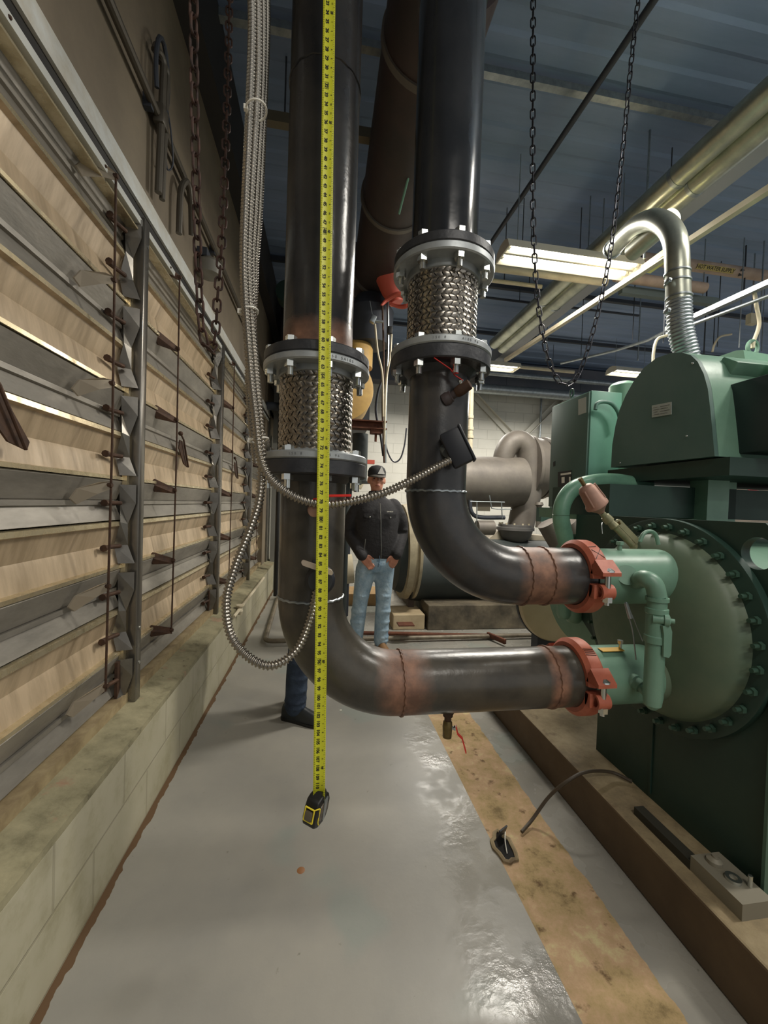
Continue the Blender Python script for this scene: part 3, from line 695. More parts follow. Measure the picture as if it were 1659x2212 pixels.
ch = pp([(1152, -60), (1151, 200), (1151, 400), (1155, 560), (1163, 660), (1178, 750), (1196, 805), (1214, 830), (1238, 825), (1258, 790), (1280, 720), (1300, 640), (1322, 520), (1345, 330), (1362, 150), (1384, -50)], 1.8)
chain(spl(ch, 10), .042, .0065, .027, dark_chain, 'dark hoist chain hanging in a wide loop under the ceiling lights')

# ================================================================= TAPE MEASURE
t = thing('tape_measure', 'black and yellow tape measure with its long yellow blade hanging from above', 'tape measure', (.008, 1.125, .44))
def zin(n):      # height of inch n
    return 1.374-(n-78.35)*.0254*.985
xa = lambda z: .003+(1.374-z)*.0165
ya = lambda z: 1.125+(z-1.374)*.012
zbot = zin(111.2); ztop = 3.9
mb = MB(); hw = .0165; rows = []
for i in range(41):
    z = zbot-.02+(ztop-zbot)*i/40; c = Vector((xa(z), ya(z), z))
    rows.append([c+Vector((u*hw, -.0035*(1-u*u)*-1+.0, 0)) for u in (-1, -.6, -.2, .2, .6, 1)])
vs = [[mb.bm.verts.new(p) for p in r] for r in rows]
for a, b in zip(vs, vs[1:]):
    for j in range(5): mb.bm.faces.new((a[j], a[j+1], b[j+1], b[j]))
blade_o = mb.build('blade', yellow_m, t, True, 180); sm = blade_o.modifiers.new('thick', 'SOLIDIFY'); sm.thickness = .0004; sm.offset = 1
mb = MB(); mr = MB(); olive = MB()
def onb(u, z): c = Vector((xa(z), ya(z), z)); return c+Vector((u*hw, .0035*(1-u*u)-.0010, 0))
for n in range(14, 112):
    z = zin(n)
    if z > ztop: continue
    M4 = frame(onb(-.30, z), (0, 0, -1), (1, 0, 0))
    text_mesh(mb, str(n) , .0125, M4, bold=.0004, extrude=.0001)
    if n % 12 == 0: text_mesh(mb, '%dF' % (n//12), .010, frame(onb(.45, z), (0, 0, -1), (1, 0, 0)), bold=.0003, extrude=.0001)
    if n % 16 == 0:
        for dz, hh, ww, dx in ((.0085, .0008, .011, 0), (-.0085, .0008, .011, 0)): mb.box(onb(-.30, z)+Vector((dx, 0, dz)), (ww, .0003, hh))
        for dx in (-.0058, .0058): mb.box(onb(-.30, z)+Vector((dx, 0, 0)), (.0008, .0003, .0178))
    else: text_mesh(mb, str(n % 12 or 12), .006, frame(onb(.5, z), (0, 0, -1), (1, 0, 0)), bold=.0001, extrude=.0001)
    for k in range(4):
        zz = z+.0127-k*.00635; l = .0045 if k == 0 else .0028
        for s in (-1, 1): mb.box(onb(s*.93, zz)+Vector((-s*l/2, 0, 0)), (l, .0003, .0006))
pr = mb.build('printed_numbers', black_print, blade_o, False)
# case
cz = zbot-.038; cc = Vector((xa(zbot)-.006, 1.128, cz)); RT = Euler((math.radians(-6), math.radians(8), math.radians(-32))).to_matrix()
def tp(u, v, w): return cc+RT@Vector((u, v, w))
prof = [(-.036, .014), (-.030, .034), (-.014, .041), (.012, .041), (.026, .036), (.038, .016), (.040, -.018), (.034, -.036), (.016, -.046), (-.012, -.046), (-.032, -.036), (-.038, -.014)]
mb = MB(); mb.prism([tp(-.021, v, w) for v, w in prof], RT@Vector((.042, 0, 0))); bd = mb.build('case', rubber, t, False)
bv = bd.modifiers.new('soft', 'BEVEL'); bv.width = .006; bv.segments = 3; bd.data.shade_smooth()
mb = MB(); mb.prism([tp(-.014, v, w) for v, w in ((-.028, .030), (-.012, .052), (.010, .052), (.022, .034))], RT@Vector((.028, 0, 0))); mb.build('nose', rubber, t, False)
mb = MB()
for a, b in (((-.014, .018), (.014, .018)), ((-.014, -.018), (.014, -.018)), ((-.014, -.018), (-.014, .018)), ((.014, -.018), (.014, .018))):
    mb.tube([tp(a[0], -.0395, a[1]), tp(b[0], -.0395, b[1])], .0022, 6)
mb.tube(spl([tp(.014, -.039, .018), tp(.0215, -.034, .022), tp(.0222, -.022, .014), tp(.0222, -.02, -.02), tp(.022, -.012, -.034)], 6), .0018, 6)
mb.build('yellow_trim', yellow_case, t)
mb = MB(); mb.box(tp(0, -.041, -.002), (.022, .008, .026), RT, .003); mb.build('lock_button', mat('grey_lock_button', (96, 88, 74), .4), t)
mb = MB(); mb.lathe(tp(.020, .002, -.002), RT@X_, [(0, .026), (.003, .025), (.0035, .02)], 28); mb.build('side_disc', mat('side_label_grey', (110, 98, 84), .35, .2, (60, 54, 48), 60, .5), t)
mb = MB(); mb.prism([tp(.022, -.006, .03), tp(.022, .012, .034), tp(.022, .014, -.03), tp(.022, .004, -.03)], RT@Vector((.003, 0, 0))); mb.build('belt_clip', galv, t, False)
# ================================================================= NEAR GREEN CHILLER (long axis along X)
XS = 1.38
chiller = thing('water_chiller', 'big green water chiller filling the right side, on the concrete pad', 'chiller', (XS, 1.42, .2))
def onX(l, X): return [at(x, y, X=X) for x, y in l]
# end sheet: plate with a top extension, rounded corner and lifting hole
YN, YF = 1.0, 1.99
zt = 1.36
hy, hz, hr = 1.068, 1.262, .052
mb = MB()
out = [(YN+.0, .2), (1.76, .2), (1.76, .60), (YF, .78), (YF, zt), (YN+.06, zt), (YN+.012, zt-.02), (YN, zt-.07)]
# plate with hole: build ring of quads from hole to outline by angle
def hole_plate(mb, X0, X1, out, cy, cz, r, n=48):
    def hit(a):
        d = Vector((math.cos(a), math.sin(a))); best = None
        for (y0, z0), (y1, z1) in zip(out, out[1:]+out[:1]):
            ex, ez = y1-y0, z1-z0; den = d.x*ez-d.y*ex
            if abs(den) < 1e-9: continue
            t = ((y0-cy)*ez-(z0-cz)*ex)/den; u = ((y0-cy)*d.y-(z0-cz)*d.x)/den
            if t > 0 and -1e-6 <= u <= 1+1e-6 and (best is None or t > best): best = t
        return (cy+d.x*best, cz+d.y*best)
    angs = sorted(set([2*PI*i/n for i in range(n)]+[math.atan2(z-cz, y-cy) % (2*PI) for y, z in out]))
    inner = [(cy+r*math.cos(a), cz+r*math.sin(a)) for a in angs]; outer = [hit(a) for a in angs]
    rings = [[(X0, y, z) for y, z in inner], [(X0, y, z) for y, z in outer], [(X1, y, z) for y, z in outer], [(X1, y, z) for y, z in inner]]
    mb.rings([[Vector(p) for p in r_] for r_ in rings], close=True)
out2 = [(YN, .2), (YF-.23, .2), (YF-.23, .7), (YF, .86), (YF, zt), (YN+.05, zt), (YN, zt-.05)]
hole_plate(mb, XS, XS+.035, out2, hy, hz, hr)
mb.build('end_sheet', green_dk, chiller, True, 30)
mb = MB(); mb.box((XS+.012, YN-.002, .64), (.05, .010, .84)); mb.build('edge_stiffener', mat('green_edge_light', (74, 104, 90), .45), chiller)
mb = MB(); mb.box((XS-.004, 1.43, .42), (.006, .008, .40)); mb.build('panel_seam', green_dk, chiller)
# waterbox: domed head bolted to a round tube sheet
cy, czb = 1.405, .944
mb = MB(); mb.lathe((XS+.001, cy, czb), -X_, [(0, .415), (.028, .415), (.03, .41)], 72); tsf = mb.build('waterbox_flange', green_dk, chiller)
mb = MB(); prof = [(.028, .36), (.04, .352)]; Rr = .352; dep = .095
prof += [(.04+dep*math.sin(a), Rr*max(.002, math.cos(a))**.78) for a in [i*PI/2/16 for i in range(1, 17)]]
mb.lathe((XS, cy, czb), -X_, prof, 72); mb.build('waterbox_dome', green_dusty, chiller, True, 60)
bolt_g = mat('green_bolt_low_lit', (66, 92, 78), .3, .2)  # dark green holds the low light around the bolt ring
for i in range(32):
    a = 2*PI*(i+.5)/32; p = (XS-.03, cy+.385*math.cos(a), czb+.385*math.sin(a))
    mb = MB(); mb.hexnut(p, -X_, .014, .014); mb.cyl(p, (XS-.062, p[1], p[2]), .0075, seg=10); mb.build('flange_bolt', bolt_g, chiller, True, 30)
# nozzles
def nozzle(z, r, x1, seam):
    mb = MB(); mb.cyl((.962, YP, z), (x1, YP, z), r, seg=56); o = mb.build('nozzle', green_m, chiller)
    if seam:
        n = 64; mb = MB(); mb.tube([(seam, YP+(r+.001)*math.cos(2*PI*i/n), z+(r+.001)*math.sin(2*PI*i/n)) for i in range(n)], .006, 8, close=True); mb.build('weld_seam', green_m, o)
    return o
nz = nozzle(1.138, .103, 1.36, 1.325)
nl = nozzle(.765, .105, 1.24, None)
mb = MB(); mb.lathe((1.235, YP, .765), X_, [(0, .105), (.05, .10), (.09, .085), (.13, .06), (.17, .03)], 48); mb.build('nozzle_cap', green_dusty, nl, True, 70)
mb = MB(); mb.prism([(1.03, 1.30, .868), (1.12, 1.30, .868), (1.12, 1.33, .8705), (1.03, 1.33, .8705)], (0, 0, .0015)); mb.build('yellow_label', mat('yellow_label', (196, 152, 40), .5), nl)
for x, z, rr in ((1.12, .87, .006), (1.10, 1.24, .008)):
    mb = MB(); mb.cyl((x, YP-.02, z-.005), (x, YP-.02, z+.028), rr, seg=12); mb.hexnut((x, YP-.02, z+.018), Z_, rr*1.7, .012); mb.build('vent_plug', zinc if z < 1 else green_m, nz if z > 1 else nl)
# thermowell stub on the lower nozzle
o = at(1372, 1470, Y=1.24)
mb = MB(); mb.lathe(o+Vector((-.01, .05, .01)), (.25, -1, -.35), [(0, .026), (.05, .026), (.055, .022), (.075, .022)], 24); mb.lathe(o+Vector((-.01, .05, .01))+Vector((.25, -1, -.35)).normalized()*.07, (.45, -1, -1), [(0, .015), (.03, .013), (.045, .004)], 16); mb.build('thermowell', green_m, nl)
# lifting eye on upper nozzle
p = at(1400, 1170, Y=1.33); mb = MB(); mb.tube(spl([p+Vector((-.035, 0, .0)), p+Vector((-.02, 0, .03)), p+Vector((.005, 0, .04)), p+Vector((.03, 0, .028)), p+Vector((.04, -.005, -.01))], 8), .007, 10); mb.build('pull_handle', green_m, nz)
# bypass pipe: stub, elbow, union, valve and drop
bp = [at(x, y, Y=yy) for x, y, yy in ((1372, 1255, 1.25), (1392, 1250, 1.19), (1412, 1262, 1.165), (1420, 1290, 1.16), (1422, 1330, 1.16))]
base = bp[0]
mb = MB(); mb.tube(spl([base+Vector((-.03, .03, .01)), base, bp[1], bp[2], bp[3]], 8), .0285, 24); mb.lathe(base+Vector((-.03, .03, .01)), (bp[1]-base), [(0, .035), (.045, .035)], 24); byp = mb.build('bypass_elbow', green_m, chiller)
xx, yy_ = bp[3].x, bp[3].y
zz = [at(1420, y, Y=1.16).z for y in (1290, 1300, 1322, 1330, 1345, 1390, 1400, 1412, 1555)]
mb = MB(); mb.lathe((xx, yy_, zz[0]), -Z_, [(0, .034), (.012, .034), (.014, .029), (.035, .029), (.037, .034), (.052, .034), (.056, .031), (.125, .031), (.128, .034), (.15, .034), (.152, .029), (.24, .029), (.33, .030), (.36, .026), (.375, .012)], 28); mb.build('bypass_drop', green_m, byp, True, 30)
v = at(1432, 1340, Y=1.13)
mb = MB(); mb.lathe(v+Vector((-.02, .02, 0)), (.8, -.6, 0), [(0, .015), (.03, .015), (.032, .02), (.045, .02), (.05, .008), (.06, .008)], 16); vb = mb.build('valve_stem', green_m, byp)
v2 = at(1440, 1352, Y=1.12)
mb = MB(); mb.prism([v2+Vector((-.014, 0, .0)), v2+Vector((.014, .0, .0)), v2+Vector((.022, 0, -.02)), v2+Vector((.022, 0, -.095)), v2+Vector((.014, 0, -.105)), v2+Vector((-.006, 0, -.10)), v2+Vector((-.008, 0, -.03))], (0, .008, 0)); mb.build('valve_lever', green_m, byp, False)
# thin twisted wire tags between the two nozzles
for l, r_ in (([(1352, 1300), (1358, 1330), (1366, 1360), (1370, 1390), (1374, 1425)], .0022), ([(1356, 1312), (1366, 1330), (1378, 1360), (1388, 1385)], .0016)):
    mb = MB(); mb.tube(spl([at(x, y, Y=1.22) for x, y in l], 6), r_, 6); mb.build('tag_wire', galv, nz)
mb = MB(); a, b = at(1352, 1302, Y=1.22), at(1362, 1335, Y=1.22); mb.cyl(a, b, .006, .008, 10); mb.build('wire_connector', galv, nz)
# relief device leaning over the upper nozzle
rv = thing('relief_valve', 'dusty copper coloured relief device leaning over the upper green nozzle', 'valve', at(1385, 1175, Y=1.45))
Yr = 1.50
a = at(1262, 1048, Y=Yr); b = at(1300, 1108, Y=Yr); d = (b-a).normalized()
mb = MB(); mb.lathe(a-d*.0, d, [(0, .008), (.006, .024), (.02, .034), (.085, .040), (.095, .046), (.105, .046), (.11, .038), (.13, .018), (.14, .012)], 28); mb.build('bowl', copper_dust, rv)
mb = MB(); mb.cyl(a-d*.03, a+d*.005, .008, seg=12); mb.hexnut(a-d*.035, d, .010, .012); mb.build('top_nut', brass, rv)
for k in range(3):
    an = k*2.1; s = d.orthogonal().normalized(); s = Matrix.Rotation(an, 3, d)@s
    mb = MB(); mb.cyl(a+d*.015+s*.036, a+d*.09+s*.043, .004, seg=8); mb.build('rib', copper_dust, rv)
c = at(1313, 1122, Y=Yr); e = at(1378, 1190, Y=1.46); d2 = (e-c).normalized()
dr = mat('dirty_brass_light', (150, 146, 112), .45, .4, (120, 118, 92), 20, .5)
L2 = (e-c).length
mb = MB(); mb.lathe(b+d*.0, (c-b).normalized(), [(0, .012), ((c-b).length, .014)], 16); mb.lathe(c, d2, [(-.02, .012), (-.018, .018), (.0, .020), (.012, .020), (.014, .015), (.03, .017), (.04, .019), (.048, .014), (.05, .013), (L2-.03, .013), (L2-.028, .017), (L2-.01, .017), (L2, .017)], 20); mb.build('gate_body', dr, rv)
s = Vector((0, -1, 0)); sd = d2.cross(s).normalized()
if sd.z < 0: sd = -sd
q = c+d2*.035+sd*.024
mb = MB()
n = 10; oo = [q+d2*(.0+.012*math.cos(PI/2+PI*i/n))+sd*(.012*math.sin(PI/2+PI*i/n)) for i in range(n+1)]+[q+d2*.115+d2*(.012*math.cos(-PI/2+PI*i/n))+sd*(.012*math.sin(-PI/2+PI*i/n)) for i in range(n+1)]
mb.prism(oo, s*.008); mb.build('flat_lever', dr, rv, False)
mb = MB(); mb.cyl(q+d2*.002-s*.01-sd*.02, q+d2*.002+s*.012, .007, seg=12); mb.build('lever_pivot', brass, rv)
mb = MB(); mb.tube(spl([c+Vector((-.02, 0, -.01)), c+Vector((-.035, -.01, -.02)), c+Vector((-.03, -.01, -.06))], 6), .002, 6); mb.build('seal_wire', zinc, rv)
# curved green refrigerant pipe behind the coupling
Yc = 2.05
mb = MB(); path = spl([at(x, y, Y=Yc) for x, y in ((1232, 1200), (1222, 1165), (1212, 1120), (1217, 1085), (1238, 1057), (1275, 1043), (1330, 1040), (1400, 1052))], 10)
mb.tube(path, .045, 28); cp = mb.build('curved_pipe', green_pipe, chiller)
for k in (22, 44):
    n = 36; c_ = path[k]; tt = (path[k+1]-path[k-1]).normalized(); uu = tt.orthogonal().normalized(); ww = tt.cross(uu)
    mb = MB(); mb.tube([c_+(uu*math.cos(2*PI*i/n)+ww*math.sin(2*PI*i/n))*.0455 for i in range(n)], .002, 5, close=True); mb.build('joint_line', green_m, cp)
# driveline: motor hood with arched end
XM = 1.75
arch = onX([(1326, 1010), (1329, 960), (1336, 920), (1345, 885), (1358, 855), (1375, 825), (1397, 796), (1425, 774), (1457, 763), (1480, 762), (1500, 768), (1515, 782), (1528, 808), (1537, 840), (1542, 880), (1547, 930), (1552, 986)], XM)
mb = MB(); mb.prism(arch, (1.9, 0, 0)); hood = mb.build('motor_hood', green_m, chiller, True, 40)
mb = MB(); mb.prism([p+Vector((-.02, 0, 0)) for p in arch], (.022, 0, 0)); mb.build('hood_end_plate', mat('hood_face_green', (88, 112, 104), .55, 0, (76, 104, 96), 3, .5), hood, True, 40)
lab = onX([(1408, 876), (1450, 868), (1450, 895), (1408, 902)], XM-.024)
mb = MB(); mb.prism(lab, (.003, 0, 0)); lb = mb.build('warning_label', mat('grey_label', (170, 176, 168), .5), hood)
mb = MB()
for k in range(4):
    a0 = lab[0].lerp(lab[3], .2+.2*k); b0 = lab[1].lerp(lab[2], .2+.2*k)
    for f0, f1 in ((.08, .3+.1*(k % 2)), (.45, .92-.1*(k % 2))): mb.tube([a0.lerp(b0, f0)+Vector((-.0008, 0, 0)), a0.lerp(b0, f1)+Vector((-.0008, 0, 0))], .0012, 4)
mb.build('label_print', black_print, lb)
for p in ((1497, 785), (1340, 1000), (1484, 942)):
    mb = MB(); mb.sphere(at(*p, X=XM-.022), .006, 10); mb.build('screw', zinc, hood)
# terminal cap on the barrel, upper lug and starter box to the right edge
yb = min(p.y for p in arch)
mb = MB(); best = min(((abs(px_of(pt_)[1]-795), pt_, X_i) for pt_ in [a_.lerp(b_i, k_/6)+Vector((X_j, 0, 0)) for a_, b_i in zip(arch[8:15], arch[9:16]) for k_ in range(6) for X_j in [i_*.02 for i_ in range(70)]] if abs(px_of(pt_)[0]-1600) < 6 for X_i in (0,)), key=lambda e: e[0])[1]
mb.box(best+Vector((.03, -.0, .0)), (.24, .09, .07), Euler((math.radians(35), 0, 0)).to_matrix(), .008); mb.build('terminal_cap', green_m, hood)
mb = MB(); mb.prism(onX([(1535, 776), (1590, 757), (1606, 756), (1612, 790)], 2.35), (1.2, .12, 0)); mb.build('rear_casing', green_m, hood)
mb = MB(); mb.prism([(2.02, 1.30, 1.95), (2.6, 1.30, 1.95), (2.6, 1.55, 1.95), (2.02, 1.55, 1.95)], (0, 0, .2)); mb.build('side_casing', green_m, hood)
st = mat('dark_box_green', (34, 48, 48), .45)
q = at(1612, 900, Y=1.42)
mb = MB(); mb.box((q.x+.37, 1.50, q.z+.03), (.5, .28, .33), None, .006); sb = mb.build('starter_box', st, chiller)
mb = MB(); mb.box((q.x+.37, 1.355, q.z+.20), (.54, .02, .03)); mb.box((q.x+.17, 1.352, q.z+.05), (.012, .014, .28), Euler((0, .25, 0)).to_matrix()); mb.build('box_rim', mat('box_rim_grey', (120, 132, 128), .4, .4), sb)
# saddle shelf under the hood and column
zs0 = at(1330, 1045, X=XM).z; zs1 = at(1330, 1012, X=XM).z
mb = MB(); mb.box((XM+.95, 1.86, (zs0+zs1)/2), (1.9, .75, .08)); mb.build('base_frame', green_dk, chiller)
a0 = at(1522, 1040, Y=1.75); a1 = at(1568, 1040, Y=1.75)
mb = MB(); mb.box(((a0.x+a1.x)/2, 1.78, 1.50), (a1.x-a0.x, .10, .36)); mb.box(((a0.x+a1.x)/2+.12, 1.85, 1.50), (.14, .1, .36)); mb.build('support_column', green_m, chiller)
mb = MB(); mb.box((2.15, 2.05, 1.44), (1.45, .5, .16)); mb.build('oil_sump', green_dk, chiller)
mb = MB(); mb.cyl((XS+.03, 1.46, .92), (4.6, 1.46, .92), .33, seg=40); mb.build('shell', green_m, chiller)
mb = MB(); mb.cyl((XS+.03, 2.0, .95), (4.6, 2.0, .95), .30, seg=40); mb.build('shell', green_m, chiller)
mb = MB(); mb.box((1.75, 2.2, 1.36), (.62, .55, .06)); mb.build('cabinet_shelf', green_m, chiller)
mb = MB(); mb.cyl((1.62, 2.15, .5), (1.62, 2.15, 1.33), .05, seg=20); mb.cyl((1.52, 1.98, .5), (1.52, 1.98, 1.1), .035, seg=20); mb.build('vertical_pipe', green_m, chiller)
for x, y, z0, z1, r_ in ((1.30, 1.95, .8, 1.0, .035), (1.36, 1.95, .78, .95, .045), ):
    mb = MB(); mb.lathe((x, y, z0), Z_, [(0, r_*.7), (.02, r_), (.08, r_), (.085, r_*1.2), (.11, r_*1.2), (.115, r_*.8), (z1-z0, r_*.8)], 20); mb.build('liquid_valve', green_m, chiller)
# control cabinet
t = thing('control_cabinet', 'tall green control cabinet with stickers, left of the arched motor hood', 'cabinet', (1.70, 2.55, 1.39))
ztop = 2.16; zb = 1.395
mb = MB(); mb.box((1.81, 2.565, (ztop+zb)/2), (.22, .43, ztop-zb), None, .004); bx = mb.build('body', mat('cabinet_green_light', (104, 152, 134), .4, 0, (92, 140, 124), 3, .5), t)
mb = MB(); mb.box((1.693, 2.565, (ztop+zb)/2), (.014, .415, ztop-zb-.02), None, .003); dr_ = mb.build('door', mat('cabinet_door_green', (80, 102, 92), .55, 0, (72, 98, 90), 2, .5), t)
def stick(l, m_, nm, par, X=1.684):
    mb = MB(); mb.prism(onX(l, X), (.002, 0, 0)); return mb.build(nm, m_, par)
stick([(1249, 863), (1266, 857), (1266, 891), (1249, 897)], mat('grey_label', (170, 176, 168)), 'notice_sticker', dr_)
s_ = stick([(1205, 1020), (1234, 1016), (1234, 1068), (1205, 1070)], rubber, 'switch_plate', dr_, 1.683)
stick([(1211, 1023), (1233, 1020), (1233, 1024), (1211, 1027)], white_m, 'plate_strip', s_, 1.681)
stick([(1213, 1031), (1219, 1030), (1219, 1043), (1213, 1044)], white_m, 'plate_mark', s_, 1.681)
stick([(1229, 1030), (1232, 1030), (1232, 1050), (1229, 1050)], white_m, 'plate_mark', s_, 1.681)
stick([(1195, 998), (1199, 996), (1199, 1006), (1195, 1008)], rubber, 'door_latch', dr_)
q = at(1235, 852, X=1.72)
mb = MB(); mb.tube([q+Vector((0, .02*math.cos(2*PI*i/16), .0+.028*math.sin(2*PI*i/16)+.01)) for i in range(16)], .006, 8, close=True); mb.build('lifting_eye', green_dk, t)
mb = MB(); mb.prism([at(x, y, Y=2.2) for x, y in ((1241, 1074), (1256, 1073), (1256, 1086), (1241, 1087))], (0, .003, 0)); mb.build('small_notice', white_m, chiller)
mb = MB(); mb.tube(spl([at(x, y, Y=2.3) for x, y in ((1286, 885), (1290, 872), (1305, 868), (1322, 873), (1335, 890), (1341, 915))], 8), .012, 12); mb.build('cabinet_hose', mat('cabinet_hose_green', (84, 118, 108), .4), chiller)
mb = MB(); q0 = at(1347, 830, Y=2.75); mb.lathe((q0.x, 2.75, 1.4), Z_, [(0, .10), (q0.z-1.42, .10), (q0.z-1.40, .085), (q0.z-1.39, .06)], 32); mb.build('oil_separator', green_m, chiller)
mb = MB(); q0 = at(1315, 965, Y=2.5); mb.box(q0+Vector((0, 0, .0)), (.13, .1, .2), None, .01); mb.build('valve_box', mat('grey_green_box', (96, 108, 96), .5), chiller)
# support foot block on the pad
t = thing('anchor_block', 'grey steel anchor foot with pin and holes on the pad, lower right', 'bracket', (1.31, 1.03, .2))
c = at(1585, 1925, Z=.235)
mb = MB(); mb.prism([(1.243, .955, .2), (1.352, .955, .2), (1.352, .955, .25), (1.243, .955, .25)], (0, .165, 0)); mb.build('channel', mat('anchor_block_grey', (134, 128, 112), .6, .2), t)
mb = MB(); mb.annulus((1.295, 1.025, .25), Z_, .011, .021, .010, 20); mb.build('grommet', zinc, t)
mb = MB(); mb.lathe((1.295, 1.085, .25), Z_, [(0, .022), (.012, .022), (.02, .012)], 16); mb.cyl((1.295, 1.085, .25), (1.295, 1.085, .275), .008, seg=10); mb.build('anchor_nut', mat('anchor_block_grey', (134, 128, 112)), t)
mb = MB(); mb.cyl((1.325, 1.0, .248), (1.325, 1.0, .285), .006, seg=10); mb.build('pin', zinc, t)
mb = MB(); mb.box((1.262, 1.24, .215), (.04, .24, .03)); mb.build('rubber_pad', mat('dark_isolator_rubber', (44, 42, 32), .7), t)
# black cable from the chiller into the floor hole
q = [at(1127, 1797, Z=.012), at(1150, 1770, Z=.03), at(1185, 1722, Z=.12), at(1222, 1690, Z=.21), at(1265, 1668, Z=.245), at(1320, 1668, Z=.225), at(1365, 1688, Z=.212)]
mb = MB(); mb.tube(spl(q, 10), .007, 10); tag(mb.build('power_cable', mat('grey_cable_sheath', (70, 60, 48), .5)), 'dark cable arching from the chiller pad down to the bare concrete strip', 'cable')
# broken hole in the floor with junction box inside
hc = at(1088, 1832, Z=0)
t = thing('floor_box', 'broken open floor box with wires in the bare concrete strip', 'floor box', hc)
mb = MB(); n = 14; rs = [.052, .06, .05, .065, .055, .045, .058, .06, .05, .06, .055, .048, .06, .055]
mb.prism([hc+Vector((rs[i]*.62*math.cos(2*PI*i/n), rs[i]*1.2*math.sin(2*PI*i/n), .001)) for i in range(n)], (0, 0, .002)); mb.build('dark_opening', mat('black_pit', (12, 11, 10), .9), t)
mb = MB(); mb.tube([hc+Vector((rs[i]*.70*math.cos(2*PI*i/n), rs[i]*1.28*math.sin(2*PI*i/n), .004)) for i in range(n)], .009, 6, close=True); mb.build('broken_rim', pad_m, t)
mb = MB(); mb.box(hc+Vector((.012, .045, .025)), (.05, .006, .05), Euler((.3, 0, .5)).to_matrix()); mb.build('bent_lid', black_flange, t)
mb = MB(); mb.tube(spl([hc+Vector((0, -.03, .004)), hc+Vector((.005, 0, .03)), hc+Vector((.02, .03, .04))], 6), .002, 6); mb.build('wire', white_m, t)
mb = MB(); c = at(650, 1880, Z=.0); mb.cyl(c, c+Vector((0, 0, .0012)), .015, .012, 20); tag(mb.build('rust_spot', mat('rust_orange_stain', (136, 90, 48), .6)), 'small round orange rust mark on the grey floor below the tape', 'rust spot')
for (x, y), lb in (((736, 1535), 'tiny white scrap on the floor beside the dark shoe'),):
    c = at(x, y, Z=0); mb = MB(); mb.prism([c+Vector((-.008, -.004, .001)), c+Vector((.008, -.006, .001)), c+Vector((.006, .006, .001)), c+Vector((-.005, .005, .001))], (0, 0, .003)); tag(mb.build('paper_scrap', white_m, None, False), lb, 'scrap')
# ================================================================= FAR MACHINERY (second chiller and its pipework)
YB2 = 4.75
def P5(x, y, Y=YB2): return at(x, y, Y=Y)
def px(n, Y=YB2): return n/F*(Y*.99+.3)      # rough metres for n pixels at depth Y near the middle
t2 = thing('old_chiller', 'old grey chiller with big curved casing, standing on the far pad', 'chiller', P5(1110, 1300))
a = P5(985, 1040); b = P5(1122, 1042)
mb = MB(); mb.cyl(a, b, px(54), seg=40); mb.build('suction_pipe', old_cast, t2)
b2 = P5(1118, 1048)
mb = MB(); path = spl([P5(1085, 1020), P5(1088, 985), P5(1102, 960), P5(1122, 955), P5(1140, 975), P5(1146, 1015), P5(1142, 1060), P5(1132, 1100), P5(1124, 1140)], 8)
n = len(path); mb.tube(path, .12, 28, radii=[px(20+8*min(1, i/(n*.6))) for i in range(n)]); mb.build('volute_pipe', old_cast, t2)
for xx, r_ in ((1136, 70), (1168, 66)):
    c = P5(xx, 1012, YB2+.15); mb = MB(); mb.lathe(c, X_, [(-.02, px(r_+4)), (.02, px(r_+4)), (.03, px(r_)), (.17, px(r_-2))], 44); mb.build('casing_ring', old_cast, t2)
c = P5(1113, 1133); mb = MB(); mb.lathe(c, -Z_, [(0, px(36)), (.03, px(36)), (.035, px(40)), (.07, px(40)), (.075, px(37)), (.15, px(33)), (.22, px(20))], 40); mb.build('lower_flange', mat('old_casting_dark', (98, 96, 94), .55), t2)
for i in range(12):
    an = 2*PI*i/12; mb = MB(); mb.hexnut(c+Vector((px(33)*math.cos(an), px(33)*math.sin(an), 0)), Z_, .012, .02); mb.build('flange_bolt', cream, t2)
# shell below
zc = P5(1000, 1232).z; R5 = px(66)
mb = MB(); mb.cyl(P5(880, 1228), P5(1150, 1232)+Vector((.9, 0, 0)), R5, seg=48); mb.build('shell', tank_black, t2)
mb = MB(); mb.prism([P5(1030, 1185), P5(1075, 1148), P5(1200, 1160), P5(1240, 1190)], (0, .5, 0)); mb.build('top_cover', mat('beige_cover', (158, 148, 130), .6), t2)
c = P5(872, 1190)
mb = MB(); mb.lathe(c, X_, [(-.05, px(88)), (-.045, px(97)), (.02, px(99)), (.03, px(92)), (.06, px(92)), (.07, px(99)), (.10, px(99))], 56); mb.build('tube_sheet_ring', mat('pale_ring_paint', (176, 164, 136), .5, 0, (140, 130, 106), 6, .5), t2)
mb = MB(); mb.lathe(c+Vector((-.05, 0, 0)), -X_, [(0, px(86)), (.08, px(80)), (.13, px(55)), (.15, px(20))], 44); mb.build('waterbox_dome', tank_black, t2)
q = P5(882, 1290); mb = MB(); mb.box((q.x, YB2-.1, (q.z+.33)/2+.06), (.07, .12, abs(q.z-.33)+.3)); mb.build('support_leg', mat('brown_leg_paint', (66, 52, 44), .6), t2)
mb = MB(); q = at(876, 1345, Z=.2); mb.box((q.x, q.y, .185), (.16, .12, .012)); mb.build('base_plate', rust_beam, t2)
